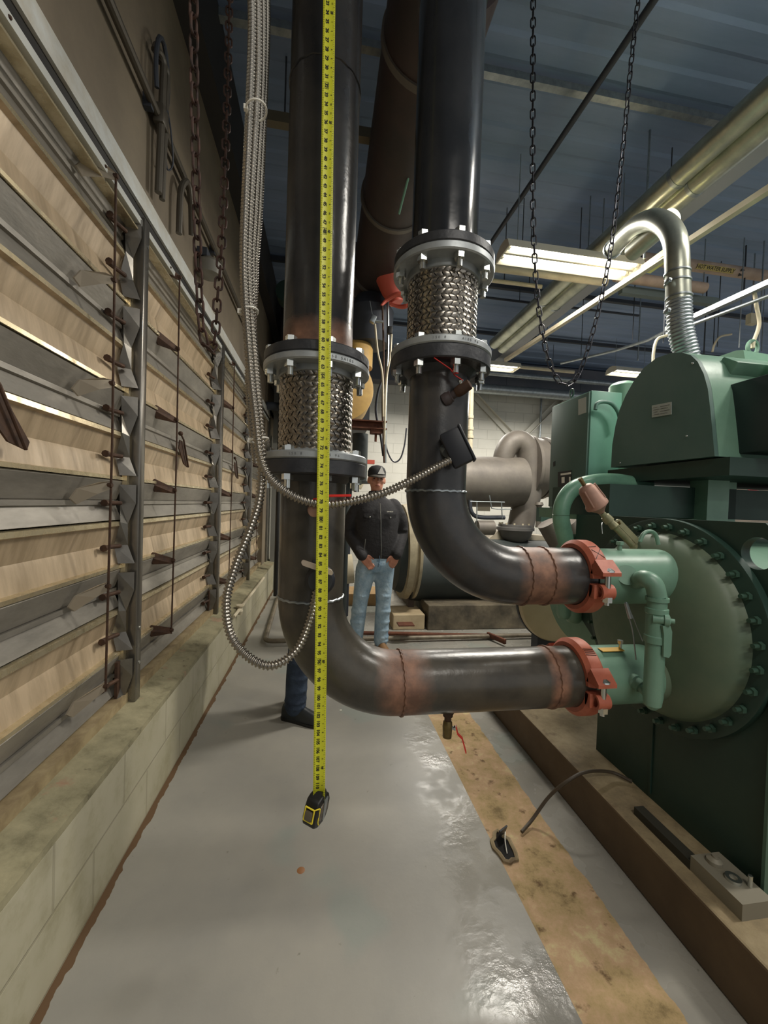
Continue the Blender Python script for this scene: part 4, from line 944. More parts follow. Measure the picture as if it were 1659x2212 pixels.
# small piping under the suction pipe
mb = MB(); mb.tube(spl([P5(1015, 1080, 4.5), P5(1018, 1105, 4.5), P5(1035, 1117, 4.5), P5(1090, 1118, 4.5)], 8), .025, 12); mb.build('oil_pipe', dark_steel, t2)
mb = MB(); mb.cyl(P5(1030, 1140, 4.4), P5(1065, 1140, 4.4), .085, seg=24); mb.build('oil_pump', old_cast, t2)
for l in (((1016, 1083), (1090, 1085)), ((1030, 1083), (1030, 1135)), ((1057, 1070), (1062, 1098), (1075, 1100), (1105, 1100)), ((1083, 1083), (1085, 1120))):
    mb = MB(); mb.tube([P5(x, y, 4.4) for x, y in l], .007, 8); mb.build('small_tube', galv, t2)
mb = MB(); q = P5(1045, 1093, 5.2); mb.box(q, (.18, .02, .14)); mb.build('gauge_board', white_m, t2)
mb = MB(); q = P5(1165, 1085, 4.4); mb.lathe(q, -Z_, [(0, .04), (.03, .05), (.05, .03), (.3, .035)], 16); mb.build('drain_valve', old_cast, t2)
mb = MB(); mb.box(P5(1190, 1112, 4.2)+Vector((.1, 0, 0)), (.5, .1, .16)); mb.build('base_beam', green_dk, t2)
for dx in (0, 45):
    mb = MB(); mb.cyl(P5(1180+dx, 1130, 3.6), P5(1215+dx, 1190, 3.6), .09, seg=20); mb.build('inclined_pipe', old_cast, t2)
# pads
m = MB(); m.box((3.4, 5.3, .14), (4.4, 2.1, .28), bev=.01); struct('floor_pad_far', m, mat('dark_stained_pad', (110, 100, 82), .75, 0, (66, 60, 50), 4, .7, .3, 20), False)
m = MB(); q = at(880, 1362, Z=0); m.box((q.x+.02, q.y+.22, .085), (.36, .40, .17), bev=.01); struct('floor_plinth', m, mat('pale_plinth_concrete', (186, 168, 136), .7, 0, (160, 142, 112), 6, .5), False)
# big pale end disc between the two elbow pipes
t = thing('end_disc', 'large pale beige round end cover seen between the two elbow pipes', 'cover', P5(1205, 1310, 2.9))
mb = MB(); c = at(1212, 1298, Y=2.95); mb.lathe(c, Y_, [(0, .30), (.012, .335), (.03, .345), (.05, .345)], 56); mb.build('disc', mat('beige_disc_paint', (190, 182, 158), .5, 0, (176, 166, 140), 4, .5), t)
mb = MB(); mb.lathe(c+Vector((0, .05, 0)), Y_, [(0, .352), (.03, .352)], 56); mb.box((c.x, c.y+.12, .25), (.3, .1, .5)); mb.build('rim', dark_steel, t)
# floor pipes
def pipe_obj(pts, r, m_, name, label, cat='pipe', group=None, seg=16, hang=0):
    t = thing(name, label, cat, pts[0], group); mb = MB(); mb.tube(pts, r, seg); mb.build('pipe', m_, t)
    for k in range(hang):
        f = .25+.5*k/max(1, hang-1); q = Vector(pts[0]).lerp(Vector(pts[-1]), f); mb = MB(); mb.cyl(q+Z_*r*.8, (q.x, q.y, CEIL), .005, seg=6); mb.build('hanger_rod', dark_steel, t)
    return t
fp = mat('floor_pipe_paint', (132, 122, 104), .5, .2, (96, 86, 72), 10, .5)
a, b, c = at(602, 1285, Z=.04), at(572, 1385, Z=.04), at(1150, 1372, Z=.04)
fl = pipe_obj(bend(a, b, c, .08, 6), .022, fp, 'floor_pipe', 'long pipe lying along the floor behind the person, turning at the left wall', group='pipes lying on the far floor')
a2, c2 = at(640, 1375, Z=.03), at(1100, 1385, Z=.03)
pipe_obj([a2+Vector((0, .16, 0)), c2+Vector((0, .16, 0))], .02, rust_beam, 'floor_pipe', 'second thinner rusty pipe on the floor just behind the first', group='pipes lying on the far floor')
t = thing('pipe_clip', 'rusty clamp on the floor pipes near the pale end disc', 'clamp', at(1075, 1378, Z=.05)); q = at(1072, 1378, Z=.05); mb = MB(); mb.box(q, (.03, .25, .05), Euler((0, 0, .35)).to_matrix(), .005); mb.build('strap', rust_beam, t)
# yellow gate valve, rust beam and old risers behind the left riser
t = thing('yellow_end_cap', 'dusty yellow pipe elbow and round end cap behind the left riser', 'pipe end', P5(770, 840, 4.2))
yl = mat('faded_yellow_paint', (196, 160, 92), .55, 0, (170, 136, 78), 6, .5)
c = at(738, 838, Y=4.2)
mb = MB(); mb.lathe(c, Y_, [(0, .30), (.01, .335), (.05, .34), (.5, .34)], 48); mb.build('end_cap', yl, t)
q = at(775, 765, Y=4.3); mb = MB(); mb.lathe(q+Vector((0, 0, -.15)), Z_, [(0, .15), (.2, .15), (.26, .12)], 32); mb.build('neck', yl, t)
t = thing('support_beam', 'rusty brown steel beam end sticking out behind the left riser', 'beam', at(800, 920, Y=3.9))
a = at(690, 912, Y=3.9); b = at(834, 912, Y=3.9); L_ = b.x-a.x
mb = MB(); mb.box(((a.x+b.x)/2, 3.9, a.z+.035), (L_, .12, .012)); mb.box(((a.x+b.x)/2, 3.9, a.z-.035), (L_, .12, .012)); mb.box(((a.x+b.x)/2, 3.9, a.z), (L_, .012, .07)); mb.build('i_beam', rust_beam, t)
mb = MB(); q = at(812, 932, Y=3.9); mb.box(q, (.11, .1, .05)); mb.cyl(q+Vector((.0, 0, -.02)), q+Vector((.0, 0, -.10)), .012, seg=10); mb.build('bracket', rust_beam, t)
mb = MB(); q = at(780, 960, Y=4.0); q0 = at(780, 1040, Y=4.1); mb.cyl((q.x, 4.1, q0.z), (q.x, 4.1, q.z+.12), .08, seg=28); mb.cyl((q.x, 4.1, q0.z-.02), (q.x, 4.1, q0.z), .13, seg=28); mb.cyl((q.x-.12, 4.1, .02), (q.x-.12, 4.1, q0.z), .03); tag(mb.build('support_pipe', tank_black), 'black vertical pipe stub standing under the rusty beam behind the left riser', 'pipe')
# maroon header pipe overhead, running away from the camera
t = thing('header_pipe', 'big maroon overhead pipe between the two black risers', 'pipe', (.33, 2.5, 3.7))
a = at(872, -30, Z=3.75); b = at(835, 300, Z=3.72); 
mb = MB(); mb.tube([(.505, 1.78, 3.85), (.52, 4.6, 3.85)], .26, 40); mb.build('pipe', reddish_pipe, t)
for y in (2.1, 3.2, 4.2):
    mb = MB(); mb.lathe((.51, y, 3.85), Y_, [(0, .275), (.04, .275)], 40); mb.build('band', old_cast, t)
t = thing('old_valve_stack', 'dark old valve body and maroon pipe flanges hanging under the header pipe', 'valve', (.42, 4.4, 2.9))
q = at(800, 690, Y=4.3)
mb = MB(); mb.lathe((q.x, 4.3, q.z-.28), Z_, [(0, .20), (.1, .24), (.35, .25), (.42, .20), (.5, .16)], 32); mb.build('body', dark_steel, t)
for y_, w_, hh in ((560, .55, .10), (592, .50, .07), (618, .44, .10)):
    q2 = at(815, y_, Y=4.35); mb = MB(); mb.lathe((q2.x-.35, 4.35, q2.z), X_, [(0, hh), (.06, hh*1.3), (.62, hh*1.2), (.72, hh)], 28); mb.build('flanged_pipe', reddish_pipe, t)
q = at(860, 630, Y=3.9); t = thing('funnel_cap', 'bright red curled plastic cover beside the upper right flange', 'cover', q)
red2 = mat('faded_red_plastic', (204, 92, 74), .5)
mb = MB(); 
p0, p1, p2, p3 = at(828, 604, Y=3.9), at(880, 612, Y=3.9), at(880, 662, Y=3.85), at(836, 652, Y=3.85)
pts = spl([at(824, 660, Y=3.85), at(836, 648, Y=3.85), at(858, 636, Y=3.8), at(876, 642, Y=3.8), at(878, 660, Y=3.85), at(860, 662, Y=3.9), at(840, 654, Y=3.9)], 6)
mb.tube(pts, .02, 8, radii=[.012+.014*math.sin(PI*i/(len(pts)-1)) for i in range(len(pts))]); mb.build('rolled_lip', red2, t)
mb = MB(); mb.lathe(at(856, 655, Y=3.95), (at(840, 600, Y=3.95)-at(856, 655, Y=3.95)), [(0, .07), (.12, .11), (.26, .13), (.27, .12)], 20); mb.build('sleeve', red2, t)
t = thing('overhead_strut', 'pale steel strut crossing under the maroon header between the risers', 'beam', at(830, 300, Y=2.9)); z_ = at(830, 300, Y=2.9).z
mb = MB(); mb.box((at(830, 300, Y=2.9).x-.2, 2.9, z_), (1.4, .06, .07)); mb.build('strut', mat('strut_olive', (110, 102, 84), .5, .3), t)
mb = MB(); mb.sphere(at(818, 292, Y=2.84), .035, 10, (1.2, .5, .9)); mb.build('foam_lump', mat('foam_lump_tan', (176, 130, 96), .8), t)
for dx in (-.7, .35): mb = MB(); mb.cyl((at(830, 300, Y=2.9).x+dx, 2.9, z_), (at(830, 300, Y=2.9).x+dx, 2.9, CEIL), .006, seg=8); mb.build('hanger_rod', dark_steel, t)
mb = MB(); mb.cyl(at(892, 345, Y=2.6), at(862, 462, Y=2.9), .008, seg=8); tag(mb.build('green_rod', mat('pale_green_rod', (120, 168, 146), .4)), 'thin slanting pale green rod just left of the right riser', 'rod')
# thin tubes and wires between the risers
for l, r_, Y_d, m_, lb in (
    ([(838, 648), (838, 760), (833, 860), (832, 1000)], .013, 3.9, galv, 'thin vertical steel tube hanging between the risers'),
    ([(826, 660), (829, 780), (826, 880), (830, 1000)], .009, 3.85, rust_rod, 'brown twisted pull cord hanging between the risers'),
    ([(810, 700), (816, 760), (826, 810), (828, 900)], .010, 3.8, cream, 'pale bent cable on the left side of the hanging tubes'),
    ([(846, 722), (843, 770), (834, 830), (830, 960)], .009, 3.8, cream, 'pale bent cable on the right side of the hanging tubes'),
    ([(826, 820), (816, 850), (812, 890), (822, 940), (828, 985)], .012, 3.95, dark_steel, 'dark curved hose behind the hanging tubes')):
    mb = MB(); mb.tube(spl([at(x, y, Y=Y_d) for x, y in l], 8), r_, 8); tag(mb.build('hanging_tube', m_), lb, 'tube', 'tubes and cords between the risers')
t = thing('limit_switch', 'small shiny switch with thin antenna rod between the risers', 'switch', at(806, 690, Y=3.8))
q = at(806, 690, Y=3.8); mb = MB(); mb.box(q, (.05, .05, .07), Euler((0, .4, 0)).to_matrix(), .006); mb.cyl(q+Vector((.02, 0, -.01)), at(828, 695, Y=3.8), .014, seg=12); mb.build('body', galv, t)
mb = MB(); mb.cyl(q, at(799, 650, Y=3.8), .003, seg=6); mb.build('rod', galv, t)
mb = MB(); q = at(842, 714, Y=3.8); mb.box(q, (.045, .05, .07), None, .006); tag(mb.build('junction_box', rubber), 'little black box hanging on the tubes between the risers', 'box')
ch = [at(x, y, Y=5.0) for x, y in ((830, 930), (835, 968), (845, 992), (855, 998), (866, 988), (874, 960), (878, 925))]
mb = MB(); mb.tube(spl(ch, 8), .010, 6); tag(mb.build('small_chain', dark_chain), 'thin drooping chain against the white block wall', 'chain')
# back wall fittings: brace angles, conduit, ledge pipe
def brace(a, b, w_, Y, label):
    p, q = at(*a, Y=Y), at(*b, Y=Y); d = (q-p).normalized(); s = Vector((-d.z, 0, d.x)); mb = MB()
    mb.prism([p-s*w_/2, q-s*w_/2, q+s*w_/2, p+s*w_/2], (0, .012, 0)); mb.prism([p+s*(w_/2-.012), q+s*(w_/2-.012), q+s*w_/2, p+s*w_/2], (0, -.08, 0))
    tag(mb.build('wall_brace', mat('painted_brace', (190, 188, 178), .5), None, False), label, 'brace', 'diagonal steel braces on the back wall')
brace((1018, 848), (1118, 955), .12, YB-.05, 'diagonal brace on the back wall falling to the right')
brace((1228, 845), (1118, 955), .11, YB-.1, 'diagonal brace on the back wall rising toward the green cabinet')
t = pipe_obj([at(1017, 838, Y=4.6), at(1014, 985, Y=4.6)], .035, cream, 'vent_pipe', 'cream jointed pipe standing just right of the right riser')
for y in (905, 930, 948):
    c = at(1015, y, Y=4.6); mb = MB(); mb.lathe(c, Z_, [(0, .036), (.005, .044), (.04, .044), (.045, .036)], 20); mb.build('socket', cream, t)
pipe_obj([at(1170, 838, Y=YB-.1), at(1166, 945, Y=YB-.1)], .022, galv, 'wall_conduit', 'grey vertical conduit on the back wall', 'conduit')
# door-like pale panel and added dark duct box at the left far end
m = MB(); m.box((-.86, 7.2, 1.2), (.1, 1.7, 2.4)); struct('trim_6', m, mat('pale_end_panel', (150, 148, 138), .5), False)
t = thing('wall_column', 'pale grey steel column at the far end of the damper wall', 'column', (-.73, 6.45, 0)); mb = MB(); mb.box((-.70, 6.45, 1.6), (.14, .2, 3.2)); mb.build('shaft', mat('column_grey', (128, 128, 122), .5), t)
mb = MB(); mb.cyl((-.60, 5.7, .05), (-.60, 5.7, 4.3), .03, seg=14); tag(mb.build('black_standpipe', rubber), 'black vertical standpipe at the far left corner behind the left riser', 'pipe')
mb = MB(); mb.box((.05, 6.6, 3.35), (1.2, 1.6, 1.7)); tag(mb.build('duct_box', mat('dark_duct_fill', (50, 52, 58), .6)), 'large dark duct box added high behind the left riser', 'duct')  # box added to darken the view high behind the left riser
pipe_obj([(-.95, 6.0, 2.75), (.6, 6.0, 2.75)], .06, dark_steel, 'cross_pipe', 'dark pipe crossing behind the left riser at flange height')
q = at(619, 628, Y=5); t = thing('hanging_valve', 'dark green round valve peeking out left of the left riser', 'valve', q); mb = MB(); mb.cyl(q, q+Vector((0, .2, 0)), .13, seg=24); mb.build('hand_wheel', green_dk, t); mb = MB(); mb.cyl(q+Vector((0, .1, .12)), (q.x, q.y+.1, CEIL), .03); mb.build('drop_pipe', dark_steel, t)
# grey cylinder and brown box between riser and person
t = pipe_obj([at(722, 1232, Y=4.6), at(762, 1228, Y=4.6)], .17, cream, 'old_tank', 'beige grey pipe end behind the left riser at the person\'s hip'); q = at(742, 1230, Y=4.6); mb = MB(); mb.box((q.x, 4.6, (q.z-.15)/2), (.1, .1, q.z-.15)); mb.build('leg', dark_steel, t)
mb = MB(); mb.box(at(762, 1305, Y=5.6)+Vector((0, 0, -.05)), (.9, .5, .5)); tag(mb.build('wooden_crate', mat('tan_crate_wood', (182, 148, 100), .6, 0, (160, 128, 84), 6, .5)), 'tan box standing on the floor behind the person', 'box')
t = thing('pipe_flange', 'pale flange with red plate beside the cap of the person', 'flange', at(775, 1040, Y=4.6)); mb = MB(); c = at(752, 1045, Y=4.8); mb.lathe(c, Z_, [(-.06, .16), (0, .19), (.04, .19), (.05, .14)], 32); mb.build('flange', cream, t); mb = MB(); mb.cyl((c.x, c.y, .02), (c.x, c.y, c.z-.06), .05, seg=16); mb.build('drop_leg', dark_steel, t)
mb = MB(); mb.box(at(800, 998, Y=4.4), (.09, .05, .045)); mb.build('red_plate', red2, t)
t = thing('far_machine', 'grey machine with round plates seen through the gap under the starter box', 'machine', at(1640, 1100, Y=3.5)); mb = MB(); mb.box((6.3, 4.4, 1.45), (1.3, .8, .7)); mb.build('body', old_cast, t)
mb = MB(); c = at(1632, 1078, Y=3.95); mb.lathe(c, -Y_, [(0, .11), (.03, .10)], 28); mb.build('round_plate', mat('plate_grey', (150, 148, 144), .5), t)
mb = MB(); c = at(1628, 1048, Y=3.94); mb.box(c, (.12, .02, .16)); mb.build('red_sign', mat('red_sign', (210, 70, 80), .5), t)
# ================================================================= CEILING SERVICES AND LAMPS
tube_m = mat('fluorescent_tube', (255, 252, 236), .5, emit=6.0)
refl = mat('lamp_reflector_white', (206, 200, 184), .45)
def troffer(c, L_, W_, rot, label, rods=True):
    t = thing('fluorescent_lamp', label, 'lamp', c, 'fluorescent lamps under the ceiling')
    R = Matrix.Rotation(rot, 3, 'Z'); c = Vector(c)
    q = lambda u, v, w_: c+R@Vector((u, v, w_))
    mb = MB(); pr = [(-W_/2, -.02), (-W_/2+.03, .055), (-.04, .085), (.04, .085), (W_/2-.03, .055), (W_/2, -.02), (W_/2-.006, -.02), (W_/2-.036, .047), (.05, .05), (.012, -.005), (-.012, -.005), (-.05, .05), (-W_/2+.036, .047), (-W_/2+.006, -.02)]
    mb.prism([q(-L_/2, v, w_) for v, w_ in pr], R@Vector((L_, 0, 0))); mb.build('housing', refl, t, False)
    for s in (-1, 1):
        mb = MB(); mb.prism([q(s*L_/2, v, w_) for v, w_ in ((-W_/2, -.02), (-W_/2+.03, .055), (-.04, .085), (.04, .085), (W_/2-.03, .055), (W_/2, -.02))], R@Vector((s*.012, 0, 0))); mb.build('end_cap', refl, t, False)
        mb = MB(); mb.cyl(q(-L_/2+.03, s*W_*.25, .012), q(L_/2-.03, s*W_*.25, .012), .019, seg=14); tb = mb.build('tube', tube_m, t)
        for e in (-1, 1):
            mb = MB(); mb.box(q(e*(L_/2-.02), s*W_*.25, .018), (.03, .03, .045), R); mb.build('lamp_holder', white_m, t)
    if rods:
        for s in (-1, 1):
            mb = MB(); mb.cyl(q(s*L_*.4, 0, .08), (q(s*L_*.4, 0, 0).x, q(s*L_*.4, 0, 0).y, CEIL), .004, seg=6); mb.build('hanger_rod', galv, t)
troffer((2.12, 3.30, 3.59), 1.26, .27, 0, 'bright twin tube lamp behind the hoist chain')
troffer(tuple(at(1062, 792, Y=6.4)), .9, .3, 0, 'bright lamp just right of the lower right flange')
troffer(tuple(at(1360, 806, Y=6.4)), .72, .3, 0, 'bright lamp above the green oil separator')
# jacketed pipe pair running away
def at2(p, Z): return at(*p, Z=Z)
for z, r_, pts, lb in ((3.86, .08, ((1659, 272), (1068, 742)), 'upper aluminium jacketed pipe running away under the ceiling'), (3.82, .08, ((1659, 345), (1085, 752)), 'lower aluminium jacketed pipe running away under the ceiling')):
    b = at2(pts[1], z); a = Vector((b.x+.02, -.5, z))
    t = pipe_obj([a, b], r_, alu_jacket, 'jacketed_pipe', lb, group='aluminium jacketed pipes under the ceiling', seg=28)
    for k in range(5):
        y = .8+k*.9; mb = MB(); mb.annulus((b.x+.01, y, z), Y_, r_, r_+.003, .03, 28); mb.build('strap', galv, t)
    for k in (1.9, 3.6):
        mb = MB(); mb.cyl((b.x, k, z+r_), (b.x, k, CEIL), .006, seg=6); mb.build('hanger_rod', galv, t)
# pale ceiling beam and strut rails
a = at2((1659, 180), 3.95); b = at2((1100, 610), 3.95)
mb = MB(); mb.box((2.95, 2.5, 4.02), (.16, 9, .20)); tag(mb.build('roof_beam', mat('pale_roof_beam', (150, 152, 158), .5)), 'pale steel roof beam above the jacketed pipes', 'beam', 'roof beams')
for z, p0, p1, w_, m_, lb in ((3.35, (1659, 410), (1092, 778), .045, cream, 'long cream strut rail running away below the jacketed pipes'), (3.1, (1659, 612), (1440, 712), .05, galv, 'metal strut rail above the green motor hood'), (3.0, (1659, 640), (1440, 722), .035, galv, 'thinner conduit under the strut rail above the green motor hood')):
    b = at2(p1, z); a = at2(p0, z); d = (a-b).normalized(); a = a+d*.6
    s = d.cross(Z_).normalized(); mb = MB()
    if w_ > .04: mb.prism([b-s*w_/2+Z_*.02, b-s*w_/2-Z_*.02, b+s*w_/2-Z_*.02, b+s*w_/2+Z_*.02], a-b)
    else: mb.cyl(b, a, .014, seg=12)
    tag(mb.build('strut_rail', m_), lb, 'rail', 'rails and conduits under the ceiling')
# yellow channel piece
a = at(1408, 575, Z=3.37); b = at(1440, 548, Z=3.37); mb = MB(); mb.box((a+b)/2, (.09, (b-a).length+.1, .05), Euler((0, 0, 0)).to_matrix()); tag(mb.build('yellow_channel', mat('pale_yellow_plastic', (228, 220, 140), .5)), 'short pale yellow channel clipped on the cream rail by the bent vent pipe', 'channel')
# black cable tube running away along the ceiling
pipe_obj([at2((1440, -40), 4.25), at2((1050, 540), 4.25), at2((1010, 605), 4.25)], .022, dark_steel, 'ceiling_pipe', 'dark thin pipe running diagonally away along the ceiling')
# roof joists across
for y, m_, lb in ((2.69, galv, 'bright edged roof joist crossing above the hoist chain'), (5.2, dark_steel, 'dark roof joist beyond the near lamp'), (6.6, dark_steel, 'dark roof joist near the back wall'), (.9, dark_steel, 'dark roof joist nearest the camera')):
    mb = MB(); mb.box((4.5, y, 4.40), (11, .05, .05)); tag(mb.build('roof_joist', m_), lb, 'joist', 'roof joists across the hall')
# crossing pipes right of the riser under the lamp
for y0, x0, y1, x1, Y, r_, m_, lb in ((577, 1062, 612, 1310, 3.75, .035, cream, 'cream pipe crossing just below the near lamp'), (607, 1062, 618, 1170, 3.9, .02, cream, 'short cream pipe end below the near lamp'),
        (838, 1010, 862, 1330, 7.6, .10, galv, 'grey duct pipe crossing in front of the back wall'), (806, 1010, 826, 1330, 7.4, .05, galv, 'upper grey pipe crossing near the back wall'), (790, 1050, 800, 1240, 6.9, .03, cream, 'thin cream pipe crossing by the far lamp'),
        (655, 1030, 668, 1380, 5.1, .015, dark_steel, 'thin dark conduit crossing the far ceiling')):
    a, b = at(x0, y0, Y=Y), at(x1, y1, Y=Y); a.z = (a.z+b.z)/2; b.z = a.z
    pipe_obj([a, b], r_, m_, 'cross_pipe', lb, group='pipes crossing under the far ceiling', hang=2)
# labelled hot water pipe
a, b = at(1330, 552, Y=3.9), at(1659, 600, Y=3.9)
z = (at(1500, 574, Y=3.9)).z
pinkish = mat('insulated_pipe_beige', (190, 166, 148), .55, 0, (166, 142, 126), 6, .5)
t = pipe_obj([Vector((a.x, 3.9, z)), Vector((b.x+1.2, 3.9, z))], .058, pinkish, 'labelled_pipe', 'beige insulated pipe with HOT WATER SUPPLY lettering and arrows', seg=28)
c = at(1548, 582, Y=3.84); mb = MB(); c = Vector((c.x, 3.9, z)); ang = math.radians(-35)
nrm = Vector((0, math.sin(ang)*0-math.cos(math.radians(35)), -math.sin(math.radians(35)))); up = Vector((0, -math.sin(math.radians(35)), math.cos(math.radians(35))))
mb.prism([c+nrm*.0575+X_*u+up*v_ for u, v_ in ((-.24, -.026), (.24, -.026), (.24, .026), (-.24, .026))], nrm*.004); pl = mb.build('label_band', mat('label_ochre', (190, 168, 96), .5), t)
mb = MB(); text_mesh(mb, 'HOT WATER SUPPLY', .052, frame(c+nrm*.0625, X_, up), bold=.001); mb.build('lettering', black_print, pl, False)
mb = MB()
for s in (-1, 1): o = c+nrm*.060+X_*.34+up*.024*s; mb.prism([o+X_*.025, o-X_*.025+up*.016, o-X_*.025-up*.016], nrm*.003)
mb.build('flow_arrow', black_print, t, False)
a, b = at(1330, 598, Y=3.7), at(1522, 626, Y=3.7); z = at(1430, 610, Y=3.7).z
t = pipe_obj([Vector((a.x, 3.7, z)), Vector((b.x, 3.7, z))], .052, pinkish, 'labelled_pipe', 'shorter beige insulated pipe with black arrows, ending in the air', seg=28)
mb = MB(); o = at(1487, 612, Y=3.66)
for s in (-1, 1): oo = Vector((o.x, 3.7, z))+nrm*.0535+up*.018*s; mb.prism([oo+X_*.02, oo-X_*.02+up*.013, oo-X_*.02-up*.013], nrm*.003)
mb.build('flow_arrow', black_print, t, False)
a, b = at(1340, 625, Y=3.8), at(1548, 655, Y=3.8); z = at(1440, 640, Y=3.8).z
mb = MB(); mb.box(((a.x+b.x)/2, 3.8, z), (b.x-a.x, .06, .075)); t_ = mb.build('slotted_channel', mat('slotted_grey', (108, 118, 116), .5, .3)); tag(t_, 'grey slotted channel under the short beige pipe', 'channel')
# bent vent pipe (J) and its flexible hose into the hood
Xv, Yv = 1.805, 1.87
zt_ = at(1465, 520, Y=Yv).z
p = [at(1466, 650, Y=Yv), at(1464, 600, Y=Yv), at(1462, 545, Y=Yv), at(1456, 512, Y=1.9), at(1440, 488, Y=1.97), at(1415, 475, Y=2.08), at(1388, 480, Y=2.2), at(1365, 495, Y=2.32), at(1345, 515, Y=2.45), at(1324, 538, Y=2.6)]
t = thing('vent_pipe', 'bent silver vent pipe curving over like a cane above the motor hood', 'pipe', p[0])
mb = MB(); path = spl(p, 10); mb.tube(path, .056, 32); mb.build('bend', alu_jacket, t)
for k, (x, y) in enumerate(((1463, 592), (1464, 612), (1466, 645))):
    c = at(x, y, Y=Yv); mb = MB(); mb.annulus(c, Z_, .056, .061, .008, 32); mb.build('clamp_ring', galv, t)
for x, y in ((1443, 607), (1441, 672)):
    c = at(x, y, Y=Yv-.03); mb = MB(); mb.box(c, (.018, .03, .022), None, .003); mb.cyl(c+Vector((0, -.02, 0)), c+Vector((0, .02, 0)), .006, seg=8); mb.build('clamp_bolt', galv, t)
d = (path[-1]-path[-3]).normalized(); mb = MB(); mb.annulus(path[-1]-d*.01, d, .05, .064, .02, 28); mb.build('rim', galv, t)
hp = spl([at(1466, 650, Y=Yv), at(1468, 690, Y=Yv), at(1473, 725, Y=Yv), at(1482, 762, Y=Yv), at(1488, 790, Y=Yv)], 16)
hp = resample(hp, .0045); mb = MB(); mb.tube(hp, .06, 28, radii=[.057+.0035*math.sin(i*PI/2) for i in range(len(hp))]); mb.build('flexible_hose', galv, t, True, 80)
t = pipe_obj([at(1366, 545, Z=3.1), at(1452, 470, Z=3.1)], .055, alu_jacket, 'open_duct_stub', 'short silver duct stub beside the bent vent pipe', seg=28)
# conduit from rail end down to the lamp row
pipe_obj([at(1440, 715, Y=3.6), at(1400, 735, Y=3.9), at(1330, 757, Y=4.4), at(1212, 785, Y=5.4)], .016, galv, 'bent_conduit', 'thin bent conduit sweeping down left from the strut rail', 'conduit', hang=2)
pipe_obj(spl([at(1440, 725, Y=3.0), at(1420, 733, Y=3.0), at(1412, 760, Y=3.0), at(1411, 800, Y=3.0)], 6), .012, cream, 'cable_drop', 'cream cable dropping behind the motor hood', 'cable', hang=1)
pipe_obj(spl([at(1628, 620, Y=2.6), at(1634, 660, Y=2.6), at(1640, 700, Y=2.6), at(1628, 738, Y=2.6), at(1626, 752, Y=2.6)], 8), .013, cream, 'cable_drop', 'thick cream cable curving down to the lifting eye on the hood', 'cable')
q = at(1626, 745, Y=2.6); mb = MB(); mb.tube([q+Vector((.045*math.cos(2*PI*i/20), 0, .05*math.sin(2*PI*i/20)-.02)) for i in range(20)], .014, 8, close=True); mb.build('lifting_eye', green_m, chiller)
q = at(1624, 690, Y=4); t = thing('junction_box', 'cream junction box hanging near the right edge under the rails', 'box', q); mb = MB(); mb.box(q, (.10, .06, .12)); mb.build('body', cream, t); mb = MB(); mb.cyl(q+Z_*.06, (q.x, q.y, CEIL), .008, seg=8); mb.build('drop_rod', galv, t)
RODS = ['thin rod ending just above the motor hood, right of the flexible hose', 'thin rod ending behind the thick cream cable by the lifting eye', 'thin rod nearest the right edge, above the hood', 'thin rod hanging behind the flexible hose top', 'thin rod left of the bent vent pipe, over the cabinet',
        'thin rod hanging at the left end of the near bright lamp', 'thin rod crossing the labelled pipe at its right end', 'thin rod crossing the labelled pipe at its lettering', 'thin rod passing in front of the jacketed pipes by the vent bend', 'short thin rod on the short beige pipe beside the vent pipe', 'thin rod hanging between the two strands of the hoist chain', 'thin rod at the right edge of the picture under the strut rail']
for i, (x, y0, y1, Y) in enumerate(((1524, 690, 765, 4.5), (1602, 640, 752, 3.8), (1642, 700, 752, 3.8), (1550, 560, 760, 4.9), (1386, 600, 780, 5), (1090, 530, 610, 5), (1612, 530, 640, 3.9), (1524, 525, 640, 3.9), (1397, 440, 560, 2.9), (1385, 575, 605, 3.7), (1185, 640, 780, 5.6), (1655, 560, 760, 4.5))):
    a, b = at(x, y0, Y=Y), at(x, y1, Y=Y); mb = MB(); mb.cyl((a.x, Y, b.z), (a.x, Y, CEIL), .006 if i % 2 else .008, seg=8)
    tag(mb.build('hanger_rod', galv if i % 3 else dark_steel), RODS[i], 'rod', 'hanger rods over the machines')
pipe_obj(spl([at(1539, 760, Y=4.2), at(1543, 745, Y=4.2), at(1555, 728, Y=4.2), at(1580, 722, Y=4.2)], 6), .012, cream, 'bent_conduit', 'small cream conduit bend behind the motor hood', 'conduit', hang=1)
# a brown cloudy duct far away to close the view under the ceiling
mb = MB(); mb.box((4.4, 7.93, 4.1), (7.5, .30, .55)); tag(mb.build('duct_box', mat('far_duct_brown', (104, 102, 108), .6, 0, (84, 90, 100), 1.5, .6)), 'wide dull duct under the far ceiling above the lamps', 'duct')
# ================================================================= PEOPLE
skin_m = mat('skin', (196, 140, 116), .5, 0, (182, 122, 100), 14, .4)
def denim(name, c1, c2): return mat(name, c1, .85, 0, c2, 11, .45, .8, 28)
def limb(mb, pts, rad, seg=16, n=5, flat=None):
    """tapered round limb through joints, closed with hemispherical ends"""
    P = spl(pts, n); R = []; k = len(rad)-1
    for i in range(len(P)):
        f = i/(len(P)-1)*k; j = min(int(f), k-1); R.append(rad[j]*(1-(f-j))+rad[j+1]*(f-j))
    d0 = (P[0]-P[1]).normalized(); d1 = (P[-1]-P[-2]).normalized()
    pre = [(P[0]+d0*R[0]*s, R[0]*c) for s, c in ((.95, .25), (.8, .6), (.45, .88))]; post = [(P[-1]+d1*R[-1]*s, R[-1]*c) for s, c in ((.45, .88), (.8, .6), (.95, .25))]
    P2 = [p for p, _ in pre]+P+[p for p, _ in post]; R2 = [r for _, r in pre]+R+[r for _, r in post]
    mb.tube(P2, 1, seg, radii=R2)
